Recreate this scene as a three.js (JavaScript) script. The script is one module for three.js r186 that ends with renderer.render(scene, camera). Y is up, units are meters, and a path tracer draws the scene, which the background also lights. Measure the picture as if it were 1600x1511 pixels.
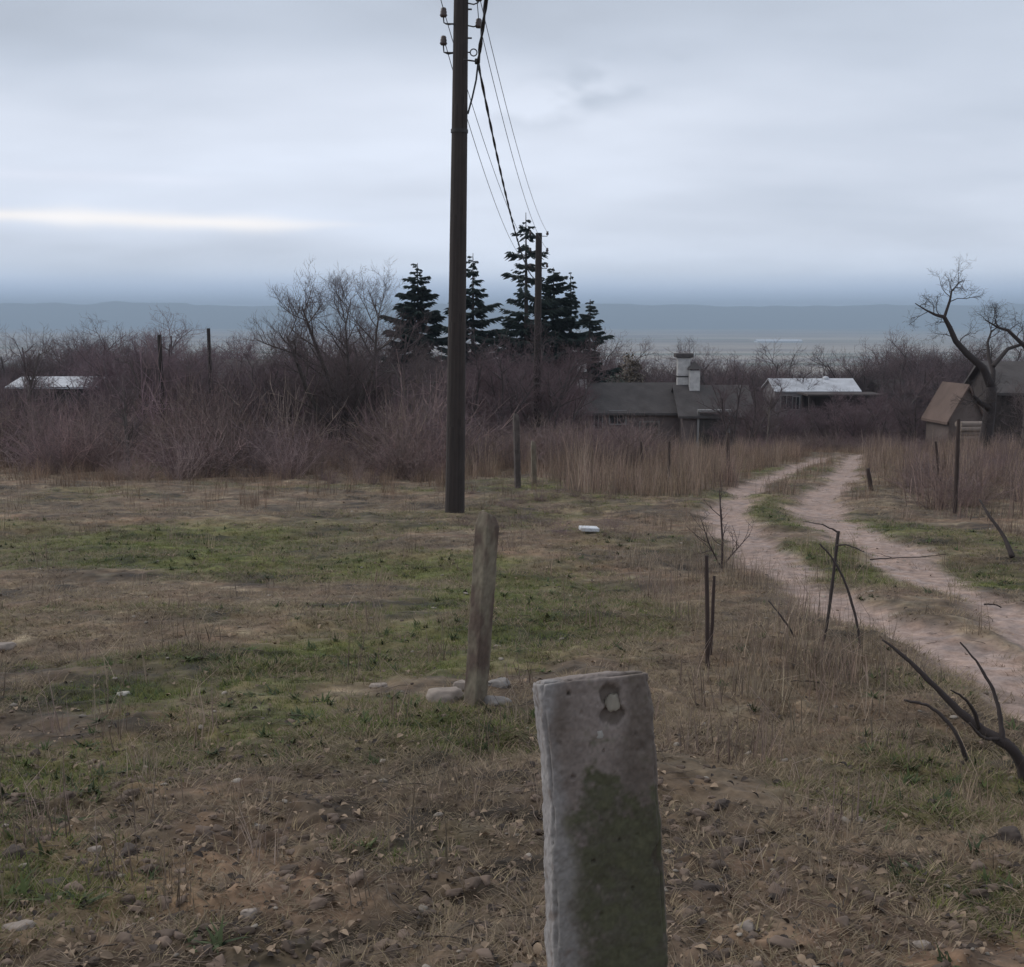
import * as THREE from 'three';
import { mergeGeometries, mergeVertices } from 'three/addons/utils/BufferGeometryUtils.js';

// ---------------------------------------------------------------- camera, sky, sun, exposure
const F = 1823, CX = 800, CY = 755.5, HORIZON = 497, EYE = 1.6;
const PITCH = Math.atan((CY - HORIZON) / F);
const scene = new THREE.Scene();
const camera = new THREE.PerspectiveCamera(2 * Math.atan(755.5 / F) * 180 / Math.PI, 1600 / 1511, 0.05, 80000);
camera.position.set(0, EYE, 0);
camera.rotation.x = -PITCH;
const renderer = new THREE.WebGLRenderer({ antialias: true });
renderer.toneMapping = THREE.LinearToneMapping;
renderer.toneMappingExposure = 1.25;
renderer.shadowMap.enabled = true;
const SUN = new THREE.Vector3(-0.62, 0.55, -0.56).normalize();
const sun = new THREE.DirectionalLight(new THREE.Color(1, 0.95, 0.9), 1.2);
sun.position.copy(SUN).multiplyScalar(120); sun.target.position.set(0, -3, -25);
sun.castShadow = true; sun.shadow.radius = 95; sun.shadow.mapSize.set(4096, 4096);
Object.assign(sun.shadow.camera, { left: -60, right: 60, top: 60, bottom: -60, near: 1, far: 320 });
scene.add(sun, sun.target);
scene.fog = new THREE.FogExp2(new THREE.Color().setRGB(0.66, 0.83, 1.0), 2.2e-4);

// ---------------------------------------------------------------- random numbers and noise
let seed = 7;
function srand(s) { seed = s >>> 0; }
function rnd() { seed = (seed + 0x6D2B79F5) >>> 0; let t = seed; t = Math.imul(t ^ (t >>> 15), t | 1); t ^= t + Math.imul(t ^ (t >>> 7), t | 61); return ((t ^ (t >>> 14)) >>> 0) / 4294967296; }
const rr = (a, b) => a + (b - a) * rnd();
const pick = a => a[Math.floor(rnd() * a.length)];
const clamp = (x, a = 0, b = 1) => x < a ? a : x > b ? b : x;
const ss = (a, b, x) => { const t = clamp((x - a) / (b - a)); return t * t * (3 - 2 * t); };
const lerp = (a, b, t) => a + (b - a) * t;
function hash(i, j, k = 0) { let h = Math.imul(i, 374761393) + Math.imul(j, 668265263) + Math.imul(k, 1274126177) | 0; h = Math.imul(h ^ (h >>> 13), 1274126177); return ((h ^ (h >>> 16)) >>> 0) / 4294967296; }
function vn(x, y, k = 0) {
  const i = Math.floor(x), j = Math.floor(y), u = x - i, v = y - j, a = u * u * (3 - 2 * u), b = v * v * (3 - 2 * v);
  const p = hash(i, j, k), q = hash(i + 1, j, k), r = hash(i, j + 1, k), s = hash(i + 1, j + 1, k);
  return (p + (q - p) * a) * (1 - b) + (r + (s - r) * a) * b;
}
function fbm(x, y, o = 4, k = 0) { let s = 0, a = 0.5, n = 0; for (let i = 0; i < o; i++) { s += a * vn(x, y, k + i * 17); n += a; a *= 0.5; x = x * 2.03 + 11.3; y = y * 2.03 + 5.7; } return s / n; }
function vn3(x, y, z, k = 0) { const i = Math.floor(z), t = z - i, w = t * t * (3 - 2 * t); return lerp(vn(x, y, k + i * 31), vn(x, y, k + i * 31 + 31), w); }
function fbm3(x, y, z, o = 3, k = 0) { let s = 0, a = 0.5, n = 0; for (let i = 0; i < o; i++) { s += a * vn3(x, y, z, k + i * 7); n += a; a *= 0.5; x *= 2.07; y *= 2.07; z *= 2.07; } return s / n; }

// ---------------------------------------------------------------- the overcast sky
{
  const W = 3072, Hh = 1536, data = new Float32Array(W * Hh * 4);
  const deg = 180 / Math.PI;
  for (let j = 0; j < Hh; j++) {
    const el = ((j + 0.5) / Hh - 0.5) * Math.PI, e = el * deg;
    for (let i = 0; i < W; i++) {
      const o = (j * W + i) * 4;
      data[o + 3] = 1;
      if (e < -0.5) { data[o] = 0.28; data[o + 1] = 0.32; data[o + 2] = 0.4; continue; }
      const phi = ((i + 0.5) / W - 0.5) * 2 * Math.PI;
      const dx = Math.cos(phi) * Math.cos(el), dz = Math.sin(phi) * Math.cos(el), dy = Math.max(Math.sin(el), 0);
      const az = Math.atan2(dx, -dz) * deg;
      const px = dx / (dy + 0.15), pz = dz / (dy + 0.15);
      const big = fbm(px * 0.75 + 3.1, pz * 1.15 + 1.7, 5, 3), fine = fbm(px * 2.2 + 9, pz * 3.4, 5, 40);
      const soft = fbm(px * 0.3 + 2.7, pz * 0.6 + 8.2, 3, 90);
      let L = 0.755 + (big - 0.5) * 0.30 + (fine - 0.5) * 0.10 + (soft - 0.5) * 0.22;
      L -= 0.22 * ss(6.5, 15.5, e) + 0.09 * ss(15, 30, e);          // the layer is heavier higher up
      L += 0.03 * ss(5.5, 2.4, e);
      // a long break in the cloud low in the sky, bright with the evening behind it
      const w = az - -22, y0 = 4.45 + 0.22 * (fbm(az * 0.16 + 4, 2.2, 3, 60) - 0.5) * 2 - 0.012 * w;
      const taper = ss(-70, -40, az) * ss(-5.2, -13.5, az), th = 0.05 + 0.26 * taper * (0.5 + fbm(az * 0.35, 7.1, 3, 77));
      const slit = taper * Math.exp(-(((e - y0) / th) ** 2));
      const slit2 = ss(-60, -35, az) * ss(-12, -17, az) * Math.exp(-(((e - 6.35 - 0.3 * (fbm(az * 0.2, 1, 3, 33) - 0.5)) / 0.22) ** 2));
      // one thin dark wisp under the layer
      const wx = (az - 3.0) / 3.6, wy = (e - 10.3 - 0.22 * (az - 3)) / 1.15, wisp = Math.exp(-wx * wx - wy * wy) * ss(0.3, 0.68, fbm(az * 0.35 + 3, e * 0.8 + 4, 4, 55));
      L -= wisp * 0.24;
      L -= 0.075 * ss(-60, -45, az) * ss(-1, -14, az) * Math.exp(-(((e - 3.35) / 0.75) ** 2)) * (.4 + 1.2 * fbm(az * .18, e * .9, 3, 650));   // cloud bank under the break
      const cool = (0.45 + 0.4 * ss(0.72, 0.5, L) + 0.35 * ss(3.6, 1.2, e)) * (1 - 0.75 * ss(15, 40, e));
      let r = L * lerp(0.96, 0.88, cool), g = L * lerp(1.0, 0.985, cool), b = L * lerp(1.11, 1.16, cool);
      r += slit * 0.27 + slit2 * 0.05; g += slit * 0.17 + slit2 * 0.04; b += slit * 0.03 + slit2 * 0.04;
      const low = ss(2.5, 0.8, e + 0.5 * (fbm(az * .12 + 5, e * .6, 3, 620) - .5));   // far air under the cloud edge
      r = lerp(r, 0.57, low); g = lerp(g, 0.70, low); b = lerp(b, 0.95, low);
      data[o] = r; data[o + 1] = g; data[o + 2] = b;
    }
  }
  const t = new THREE.DataTexture(data, W, Hh, THREE.RGBAFormat, THREE.FloatType);
  t.mapping = THREE.EquirectangularReflectionMapping; t.magFilter = t.minFilter = THREE.LinearFilter; t.needsUpdate = true;
  scene.background = t; scene.environment = t;
}

// ---------------------------------------------------------------- terrain profile and placing
const TAB = []; { let y = 0; for (let d = 0; d <= 1400; d++) { TAB.push(y); const s = 0.08 + 0.04 * ss(40, 50, d) - 0.035 * ss(95, 112, d) - 0.085 * ss(700, 1100, d); y -= s; } }
function Hd(d) { if (d <= 0) return -0.08 * Math.max(d, -400); if (d >= 1399) return TAB[1399]; const i = Math.floor(d); return lerp(TAB[i], TAB[i + 1], d - i); }
function dirOf(u, v) {
  const x = (u - CX) / F, y = (CY - v) / F, c = Math.cos(PITCH), s = Math.sin(PITCH);
  return [x, y * c - s, -(c + y * s)];
}
function at(u, v, d) { const r = dirOf(u, v), k = d / -r[2]; return new THREE.Vector3(r[0] * k, EYE + r[1] * k, -d); }
function gnd(u, v) {
  const r = dirOf(u, v), sl = r[1] / -r[2];
  let a = 0.5, b = 0.5;
  for (; b < 3000; b *= 1.04) if (EYE + sl * b < Hd(b)) break;
  a = b / 1.04;
  for (let i = 0; i < 30; i++) { const m = (a + b) / 2; if (EYE + sl * m < Hd(m)) b = m; else a = m; }
  return new THREE.Vector3(r[0] / -r[2] * a, Hd(a), -a);
}
// the two wheel tracks, as polygons on the ground (x, d)
const poly = pts => pts.map(([u, v]) => { const p = gnd(u, v); return [p.x, -p.z]; });
const trackA = poly([[1760, 1195], [1600, 1115], [1450, 1040], [1340, 1000], [1250, 950], [1180, 892], [1112, 832], [1092, 795], [1132, 771], [1182, 746], [1240, 723], [1292, 712], [1325, 709], [1300, 717], [1262, 731], [1225, 748], [1190, 772], [1178, 795], [1190, 820], [1215, 852], [1270, 893], [1330, 925], [1420, 965], [1500, 990], [1600, 1033], [1760, 1100]]);
const trackB = poly([[1760, 1070], [1600, 1003], [1510, 962], [1420, 908], [1345, 872], [1300, 837], [1220, 800], [1238, 782], [1284, 750], [1312, 722], [1322, 710], [1350, 709], [1352, 722], [1345, 748], [1316, 775], [1318, 795], [1345, 812], [1420, 850], [1500, 893], [1600, 937], [1760, 1000]]);
function sdPoly(P, x, y) {
  let d = 1e9, s = 1;
  for (let i = 0, j = P.length - 1; i < P.length; j = i++) {
    const ex = P[j][0] - P[i][0], ey = P[j][1] - P[i][1], wx = x - P[i][0], wy = y - P[i][1], t = clamp((wx * ex + wy * ey) / (ex * ex + ey * ey)), bx = wx - ex * t, by = wy - ey * t;
    d = Math.min(d, bx * bx + by * by);
    const c1 = y >= P[i][1], c2 = y < P[j][1], c3 = ex * wy > ey * wx;
    if ((c1 && c2 && c3) || (!c1 && !c2 && !c3)) s = -s;
  }
  return s * Math.sqrt(d);
}
function roadSD(x, d) { if (d < 3 || d > 75 || x < 0.4) return 9; return Math.min(sdPoly(trackA, x, d), sdPoly(trackB, x, d)); }
const roadSoft = (x, d) => { const s = roadSD(x, d); if (s > 2) return 0; return 1 - ss(-0.22, 0.16, s + (fbm(x * 1.6, d * 1.2, 4, 21) - 0.5) * 0.75); };
// patches of short green growth: [u, v, half width m, half depth m, strength]
const greens = [[110, 850, 2.6, 1.2, .7], [420, 880, 3.2, 1.0, 1], [640, 880, 2.0, .9, .8], [520, 1048, .75, .45, 1], [150, 1035, .8, .3, .6], [200, 1085, .6, .3, .7], [600, 1120, .85, .55, 1.1], [700, 1150, .5, .4, .8], [810, 925, 1.0, .9, 1], [900, 960, 1.3, .7, .7], [790, 770, 2.2, 2.0, .8], [960, 790, 2.4, 1.6, .75], [1200, 790, .7, 4.0, .9], [1180, 735, 1.8, 2.5, .9], [1270, 870, .5, 1.4, 1.1], [1360, 905, .4, .8, 1], [1400, 825, 1.1, 1.6, .85], [1570, 905, .8, 1.0, .7], [1460, 1180, .6, .35, .6], [1580, 1240, .45, .35, .8], [1420, 1070, .6, .5, .5], [1330, 1270, .4, .2, .35], [1560, 1420, .3, .25, .6], [1450, 1290, .4, .2, .3], [60, 1210, .35, .25, .5], [80, 1400, .25, .18, .5], [600, 1340, .4, .2, .35], [1230, 1210, .7, .4, .5], [300, 830, 3, 1, .5], [980, 1130, .6, .5, .4]].map(([u, v, a, b, s]) => { const p = gnd(u, v); return [p.x, -p.z, a, b, s]; });
function greenAt(x, d) {
  let g = 0;
  for (const [cx, cd, a, b, s] of greens) { const q = ((x - cx) / a) ** 2 + ((d - cd) / b) ** 2; if (q < 6) g += s * Math.exp(-q); }
  g = g * (0.25 + 1.25 * fbm(x * 2.3, d * 1.7, 4, 131)) + (fbm(x * 0.45, d * 0.5, 4, 140) - 0.56) * 1.6;
  g += .34 * ss(6.0, 7.5, d) * ss(19, 13, d) * ss(.40, .62, fbm(x * .55 + 2, d * .9, 4, 150)) * (x < 1.2 ? 1 : .4);
  return clamp(g * 1.3);
}
function mudAt(x, d) { return clamp(ss(6.3, 4.0, d + (fbm(x * 0.8, d * 0.8, 3, 160) - 0.5) * 3.5 + (x > 0.9 ? 1.2 : 0))) ; }
// height of the ground with its relief
function Ht(x, d, road) {
  let y = Hd(d);
  if (d > -10 && d < 90) {
    const k = ss(90, 50, d);
    const rough = 1 - 0.75 * road;
    y += k * ((fbm(x * 0.35, d * 0.35, 3, 200) - 0.5) * 0.26 * (1 - .6 * road) + rough * ((fbm(x * 1.9, d * 1.9, 3, 210) - 0.5) * 0.085));
    if (d < 24) { const q = vn(x * 9, d * 9, 220), c = vn(x * 21, d * 21, 230); y += rough * ((q - 0.5) * 0.026 + Math.max(0, c - 0.55) * 0.035 * (0.5 + mudAt(x, d))); }
    y -= road * (0.05 + .03 * (fbm(x * 3.1, d * 1.1, 3, 260) - .5)); if (road > .2 && d < 30) y += road * ((vn(x * 14, d * 14, 262) - .5) * .016 + Math.max(0, vn(x * 30, d * 30, 264) - .7) * .04);
  } else if (d > 90 && d < 1400) y += (fbm(x * 0.02, d * 0.02, 3, 240) - 0.5) * 3 * ss(90, 160, d);
  return y;
}
const groundY = (x, d) => Ht(x, d, roadSoft(x, d));
const onG = (u, v) => { const p = gnd(u, v); p.y = groundY(p.x, -p.z); return p; };

// ---------------------------------------------------------------- naming helpers
const taken = {};
function numbered(n) { const k = taken[n] = (taken[n] || 0) + 1; return k === 1 ? n : `${n}_${String(k - 1).padStart(3, '0')}`; }
function tag(o, label, category, group, kind) { o.userData.label = label; if (category) o.userData.category = category; if (group) o.userData.group = group; if (kind) o.userData.kind = kind; return o; }
function shade(o) { o.traverse(c => { if (c.isMesh) { c.castShadow = true; c.receiveShadow = true; } }); return o; }
function top(o, name, label, category, group, kind) { o.name = numbered(name); tag(o, label, category, group, kind); shade(o); scene.add(o); return o; }
function part(parent, name, geo, m) { const o = new THREE.Mesh(geo, m); o.name = name; o.castShadow = o.receiveShadow = true; parent.add(o); return o; }
function base(p, turn = 0) { const g = new THREE.Group(); g.position.copy(p); g.rotation.y = turn; return g; }
const rgb = (r, g, b) => new THREE.Color().setRGB(r, g, b);
const mat = (r, g, b, rough = 0.9, more = {}) => new THREE.MeshStandardMaterial({ color: rgb(r, g, b), roughness: rough, metalness: 0, ...more });
const vmat = (rough = 0.95, more = {}) => new THREE.MeshStandardMaterial({ color: 0xffffff, vertexColors: true, roughness: rough, side: THREE.DoubleSide, ...more });

// ---------------------------------------------------------------- textures
function noiseTex(n, f, srgb) {
  const d = new Uint8Array(n * n * 4);
  for (let j = 0; j < n; j++) for (let i = 0; i < n; i++) { const c = f(i / n, j / n), o = (j * n + i) * 4; d[o] = clamp(c[0]) * 255; d[o + 1] = clamp(c[1]) * 255; d[o + 2] = clamp(c[2]) * 255; d[o + 3] = 255; }
  const t = new THREE.DataTexture(d, n, n); t.wrapS = t.wrapT = THREE.RepeatWrapping; t.magFilter = THREE.LinearFilter; t.minFilter = THREE.LinearMipmapLinearFilter; t.generateMipmaps = true; if (srgb) t.colorSpace = THREE.SRGBColorSpace; t.needsUpdate = true; return t;
}
// noise that repeats after one tile
function tvn(x, y, p, k) { const i = Math.floor(x), j = Math.floor(y), u = x - i, v = y - j, a = u * u * (3 - 2 * u), b = v * v * (3 - 2 * v), m = n => ((n % p) + p) % p; const P = hash(m(i), m(j), k), Q = hash(m(i + 1), m(j), k), R = hash(m(i), m(j + 1), k), S = hash(m(i + 1), m(j + 1), k); return (P + (Q - P) * a) * (1 - b) + (R + (S - R) * a) * b; }
function tfbm(x, y, p, o, k) { let s = 0, a = .5, n = 0; for (let i = 0; i < o; i++) { s += a * tvn(x * p, y * p, p, k + i); n += a; a *= .55; p *= 2; } return s / n; }
const soilBump = noiseTex(512, (x, y) => { const v = tfbm(x, y, 12, 5, 300); return [v, v, v]; });
const soilTint = noiseTex(512, (x, y) => { const v = 0.62 + 0.76 * (tfbm(x, y, 10, 5, 320) - 0.5) + 0.25 * (tfbm(x, y, 64, 2, 330) - 0.5), w = (tfbm(x, y, 6, 4, 340) - 0.5) * 0.16; return [v + w + .1, v + .09, v - w + .08]; });
const woodTint = noiseTex(512, (x, y) => { const v = 0.72 + 0.55 * (tfbm(x, y * 0.0625, 32, 4, 360) - 0.5) + 0.3 * (tfbm(x, y, 8, 4, 364) - 0.5) - (tvn(x * 48, y * 3, 48, 366) > 0.86 ? 0.25 : 0); return [v, v * 0.98, v * 0.97]; });
const woodBump = noiseTex(512, (x, y) => { const v = tfbm(x, y * 0.0625, 32, 4, 360) - (tvn(x * 48, y * 3, 48, 366) > 0.86 ? 0.35 : 0); return [v, v, v]; });
const wallTint = noiseTex(256, (x, y) => { const v = 0.8 + 0.5 * (tfbm(x, y, 5, 5, 380) - 0.5); return [v, v * .99, v * .97]; });

// ---------------------------------------------------------------- geometry builder
class GB {
  constructor() { this.p = []; this.c = []; this.i = []; this.col = [1, 1, 1]; }
  v(x, y, z) { this.p.push(x, y, z); this.c.push(...this.col); return this.p.length / 3 - 1; }
  tri(a, b, c) { this.i.push(a, b, c); }
  tube(pts, rad, n = 5, cap = true) {
    const T = new THREE.Vector3(), A = new THREE.Vector3(), B = new THREE.Vector3(); let prev = -1;
    A.set(1, 0.13, 0.21);
    for (let k = 0; k < pts.length; k++) {
      T.subVectors(pts[Math.min(k + 1, pts.length - 1)], pts[Math.max(k - 1, 0)]).normalize();
      A.addScaledVector(T, -A.dot(T)); if (A.lengthSq() < 1e-4) A.set(0.2, 0.3, 1).addScaledVector(T, -(0.2 * T.x + 0.3 * T.y + T.z)); A.normalize(); B.crossVectors(T, A);
      const s = this.p.length / 3, r = Array.isArray(rad) ? rad[k] : rad;
      for (let a = 0; a < n; a++) { const t = a / n * 6.28318, c = Math.cos(t) * r, d = Math.sin(t) * r, q = pts[k]; this.v(q.x + A.x * c + B.x * d, q.y + A.y * c + B.y * d, q.z + A.z * c + B.z * d); }
      if (k) for (let a = 0; a < n; a++) { const b = (a + 1) % n; this.tri(prev + a, prev + b, s + a); this.tri(prev + b, s + b, s + a); }
      if (cap && (k === 0 || k === pts.length - 1)) for (let a = 1; a < n - 1; a++) k === 0 ? this.tri(s, s + a + 1, s + a) : this.tri(s, s + a, s + a + 1);
      prev = s;
    }
  }
  blade(x, y, z, h, w, yaw, lean, bend) {
    const cx = Math.cos(yaw), cz = Math.sin(yaw), px = -cz, pz = cx; let last = null, X = x, Y = y, Z = z, l = lean; const n = 3;
    for (let k = 0; k <= n; k++) {
      const ww = w * (1 - k / n) * 0.5;
      if (k === n) { const t = this.v(X, Y, Z); this.tri(last[0], last[1], t); }
      else { const a = this.v(X - px * ww, Y, Z - pz * ww), b = this.v(X + px * ww, Y, Z + pz * ww); if (last) { this.tri(last[0], last[1], a); this.tri(last[1], b, a); } last = [a, b]; }
      X += cx * Math.sin(l) * h / n; Y += Math.cos(l) * h / n; Z += cz * Math.sin(l) * h / n; l += bend / n;
    }
  }
  quad(a, b, c, d) { const s = this.p.length / 3; for (const q of [a, b, c, d]) this.v(q.x, q.y, q.z); this.tri(s, s + 1, s + 2); this.tri(s, s + 2, s + 3); }
  geo(colors = true) {
    const g = new THREE.BufferGeometry(); g.setAttribute('position', new THREE.Float32BufferAttribute(this.p, 3));
    if (colors) g.setAttribute('color', new THREE.Float32BufferAttribute(this.c, 3));
    g.setIndex(this.i); g.computeVertexNormals(); return g;
  }
}
const V = (x, y, z) => new THREE.Vector3(x, y, z);
function boxGeo(w, h, d, x = 0, y = 0, z = 0, b = 0) {   // base-centred box with a small chamfer
  if (b <= 0) return new THREE.BoxGeometry(w, h, d).translate(x, y + h / 2, z);
  const s = new THREE.Shape(); const a = w / 2 - b, c = d / 2 - b; s.moveTo(-a, -c); s.lineTo(a, -c); s.lineTo(a, c); s.lineTo(-a, c); s.closePath();
  return new THREE.ExtrudeGeometry(s, { depth: h - 2 * b, bevelEnabled: true, bevelSize: b, bevelThickness: b, bevelSegments: 1 }).rotateX(-Math.PI / 2).translate(x, y + b, z);
}
function uvBox(g, s = 1) {   // uv in metres by the way each face points
  g = g.index ? g.toNonIndexed() : g; g.computeVertexNormals(); const p = g.attributes.position, n = g.attributes.normal, uv = new Float32Array(p.count * 2);
  for (let i = 0; i < p.count; i++) { const ax = Math.abs(n.getX(i)), ay = Math.abs(n.getY(i)), az = Math.abs(n.getZ(i)); uv[2 * i] = (ax > az && ax > ay ? p.getZ(i) : p.getX(i)) * s; uv[2 * i + 1] = (ay > ax && ay > az ? p.getZ(i) : p.getY(i)) * s; }
  g.setAttribute('uv', new THREE.BufferAttribute(uv, 2)); return g;
}
function rockGeo(sd, w, h, d, rough = 0.25, det = 2) {
  let g = new THREE.IcosahedronGeometry(1, det); g.deleteAttribute('normal'); g.deleteAttribute('uv'); g = mergeVertices(g, 1e-4);
  const p = g.attributes.position;
  for (let i = 0; i < p.count; i++) {
    const x = p.getX(i), y = p.getY(i), z = p.getZ(i);
    let k = 1 + rough * 2 * (fbm3(x * 1.3 + sd, y * 1.3 + sd * 2.1, z * 1.3, 3, sd) - 0.5); const fineK = 1 + rough * .38 * (fbm3(x * 5 + sd, y * 5, z * 5 + sd, 3, sd + 50) - .5);
    const cut = n => { const t = x * n[0] + y * n[1] + z * n[2]; if (t * k > n[3]) k = n[3] / t; };
    cut([0, 1, 0, 0.62]); cut([0.8, 0.3, 0.52, 0.72]); cut([-0.7, 0.35, 0.62, 0.75]); cut([0.1, -1, 0, 0.55]); cut([-0.2, 0.5, -0.84, 0.7]);
    k *= fineK; p.setXYZ(i, x * k * w / 2, y * k * h / 2, z * k * d / 2);
  }
  g.computeVertexNormals(); return g;
}
function inst(name, geos, m, items, label, category, kind = 'stuff') {
  // items: {p, yaw, s, sy, col, tilt, kind}; one InstancedMesh per variant, parts of one group
  const o = new THREE.Group(), M = new THREE.Matrix4(), q = new THREE.Quaternion(), e = new THREE.Euler();
  geos.forEach((g, k) => {
    const list = items.filter((_, n) => n % geos.length === k); if (!list.length) return;
    const im = new THREE.InstancedMesh(g, m, list.length); im.name = name + '_clump';
    list.forEach((t, n) => { e.set(t.tx || 0, t.yaw || 0, t.tz || 0, 'YXZ'); M.compose(t.p, q.setFromEuler(e), V(t.s, t.sy ?? t.s, t.s)); im.setMatrixAt(n, M); if (t.col) im.setColorAt(n, rgb(...t.col)); });
    im.userData.kind = 'stuff'; o.add(im);
  });
  return top(o, name, label, category, null, kind);
}

// ================================================================ THE GROUND
const groundMat = vmat(0.97, { side: THREE.FrontSide, map: soilTint, bumpMap: soilBump, bumpScale: 0.012 });
{
  const rows = []; for (const d of [-400, -250, -120, -60, -30, -15, -8, -4, -2, -1, 0, 0.8, 1.5, 2.1]) rows.push(d);
  const R1 = 640; for (let i = 0; i < R1; i++) rows.push(2.5 * Math.pow(62 / 2.5, i / R1));
  const R2 = 190; for (let i = 0; i <= R2; i++) rows.push(62 * Math.pow(9800 / 62, i / R2));
  const ts = []; for (const t of [-1.8, -1.5, -1.3, -1.18, -1.09]) ts.push(t); const C = 500; for (let i = 0; i <= C; i++) ts.push(-1 + 2 * i / C); for (const t of [1.09, 1.18, 1.3, 1.5, 1.8]) ts.push(t);
  const nr = rows.length, nc = ts.length, pos = new Float32Array(nr * nc * 3), col = new Float32Array(nr * nc * 3), uv = new Float32Array(nr * nc * 2), road = new Float32Array(nr * nc);
  for (let j = 0; j < nr; j++) {
    const d = rows[j], w = 0.54 * Math.abs(d) + 2.6;
    for (let i = 0; i < nc; i++) {
      const n = j * nc + i, x = ts[i] * w, rd = roadSoft(x, d); road[n] = rd;
      pos[3 * n] = x; pos[3 * n + 1] = Ht(x, d, rd); pos[3 * n + 2] = -d; uv[2 * n] = x / 0.9; uv[2 * n + 1] = d / 0.9;
      let r, g, b;
      if (d < 130) {
        const mud = mudAt(x, d), gr = greenAt(x, d), t1 = fbm(x * 1.1, d * 1.1, 4, 400), t2 = fbm(x * 5, d * 5, 3, 410), t3 = vn(x * 23, d * 23, 420);
        const red = clamp((t1 - 0.42) * 3);
        r = lerp(0.165, 0.235, red); g = lerp(0.127, 0.161, red); b = lerp(0.092, 0.114, red);
        const hay = clamp((t2 - 0.45) * 2.2) * (1 - mud * 0.7); r = lerp(r, 0.26, hay); g = lerp(g, 0.225, hay); b = lerp(b, 0.165, hay);
        const k = 0.72 + 0.55 * t3 * t2 * 2; r *= k; g *= k; b *= k;
        const yl = .75 + .5 * fbm(x * 2.6, d * 2.6, 3, 152); r = lerp(r, 0.135 * yl, gr * 0.92); g = lerp(g, 0.158 * yl, gr * 0.92); b = lerp(b, 0.042, gr * 0.92);
        if (rd > 0) { const q = 0.85 + 0.35 * (fbm(x * 2.2, d * 1.5, 4, 430) - 0.5) + 0.22 * (t3 - .5); r = lerp(r, 0.45 * q, rd); g = lerp(g, 0.362 * q, rd); b = lerp(b, 0.345 * q, rd); }
      } else {
        // fields of the plain: long strips of stubble, ploughland and winter crops
        const f = hash(Math.floor(x / (400 + d * 0.08) + 0.3 * Math.sin(d * 0.004)), Math.floor(Math.log(d) * 26), 5), g2 = fbm(x * 0.0011, Math.log(d) * 7, 3, 450);
        const c = f < 0.3 ? [0.22, 0.185, 0.16] : f < 0.6 ? [0.34, 0.30, 0.25] : f < 0.8 ? [0.16, 0.18, 0.12] : [0.42, 0.38, 0.33];
        const k = 0.7 + 0.6 * g2; r = c[0] * k; g = c[1] * k; b = c[2] * k;
        if (d < 900) { r = 0.14; g = 0.12; b = 0.10; }
      }
      const damp = d < 130 ? (1 - rd * .8) * (ss(.42, .62, fbm(x * .9 + 7, d * 1.4, 5, 470)) * .42 + ss(.5, .68, fbm(x * 3.1, d * 4.2, 4, 480)) * .35) : 0, dk = 1 - damp;
      col[3 * n] = r * 1.2 * dk; col[3 * n + 1] = g * 1.12 * dk; col[3 * n + 2] = b * 1.0 * dk;
    }
  }
  const A = [], B = [];
  for (let j = 0; j < nr - 1; j++) for (let i = 0; i < nc - 1; i++) {
    const a = j * nc + i, b = a + 1, c = a + nc, d = c + 1;
    (road[a] + road[b] + road[c] + road[d] > 2 ? B : A).push(a, b, d, a, d, c);
  }
  const all = new THREE.BufferGeometry(); all.setAttribute('position', new THREE.BufferAttribute(pos, 3)); { const I = new Uint32Array(A.length + B.length); I.set(A); I.set(B, A.length); all.setIndex(new THREE.BufferAttribute(I, 1)); } all.computeVertexNormals();
  const nrm = all.attributes.normal.array;
  const sub = I => { // keep only the vertices used
    const map = new Int32Array(nr * nc).fill(-1), idx = new Uint32Array(I.length); let n = 0; const keep = [];
    for (let k = 0; k < I.length; k++) { if (map[I[k]] < 0) { map[I[k]] = n++; keep.push(I[k]); } idx[k] = map[I[k]]; }
    const g = new THREE.BufferGeometry(), mk = (src, w) => { const o = new Float32Array(n * w); keep.forEach((v, k) => { for (let c = 0; c < w; c++) o[k * w + c] = src[v * w + c]; }); return new THREE.BufferAttribute(o, w); };
    g.setAttribute('position', mk(pos, 3)); g.setAttribute('normal', mk(nrm, 3)); g.setAttribute('color', mk(col, 3)); g.setAttribute('uv', mk(uv, 2)); g.setIndex(new THREE.BufferAttribute(idx, 1)); return g;
  };
  top(new THREE.Mesh(sub(A), groundMat), 'ground', 'rough brown field sloping down to the hazy plain', null, null, 'structure');
  top(new THREE.Mesh(sub(B), groundMat), 'dirt_road', 'two pinkish bare wheel tracks of a winding dirt road', null, null, 'structure');
}
// far mountains under the cloud
{
  const g = new GB(), N = 160, M = 10; g.col = [0.12, 0.14, 0.145];
  for (let j = 0; j <= M; j++) for (let i = 0; i <= N; i++) {
    const az = lerp(-0.72, 0.72, i / N), D = 8800 + j * 220, ridge = 112 + 60 * (fbm(az * 9 + 3, 0.5, 5, 500) - 0.4) + 14 * Math.exp(-(((az + 0.33) / 0.05) ** 2)), k = Math.sin(Math.min(1, j / 7) * Math.PI / 2);
    g.v(Math.tan(az) * D, -90 + (ridge + 90) * k * (0.86 + 0.28 * fbm(az * 40, j * 0.7, 4, 510)) - (j > 7 ? (j - 7) * 30 : 0), -D);
  }
  for (let j = 0; j < M; j++) for (let i = 0; i < N; i++) { const a = j * (N + 1) + i, c = a + N + 1; g.tri(a, a + 1, c + 1); g.tri(a, c + 1, c); }
  top(new THREE.Mesh(g.geo(), vmat(1)), 'mountains', 'blue mountain range beyond the plain under low cloud', null, null, 'structure');
}
console.log('ground done');

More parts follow.
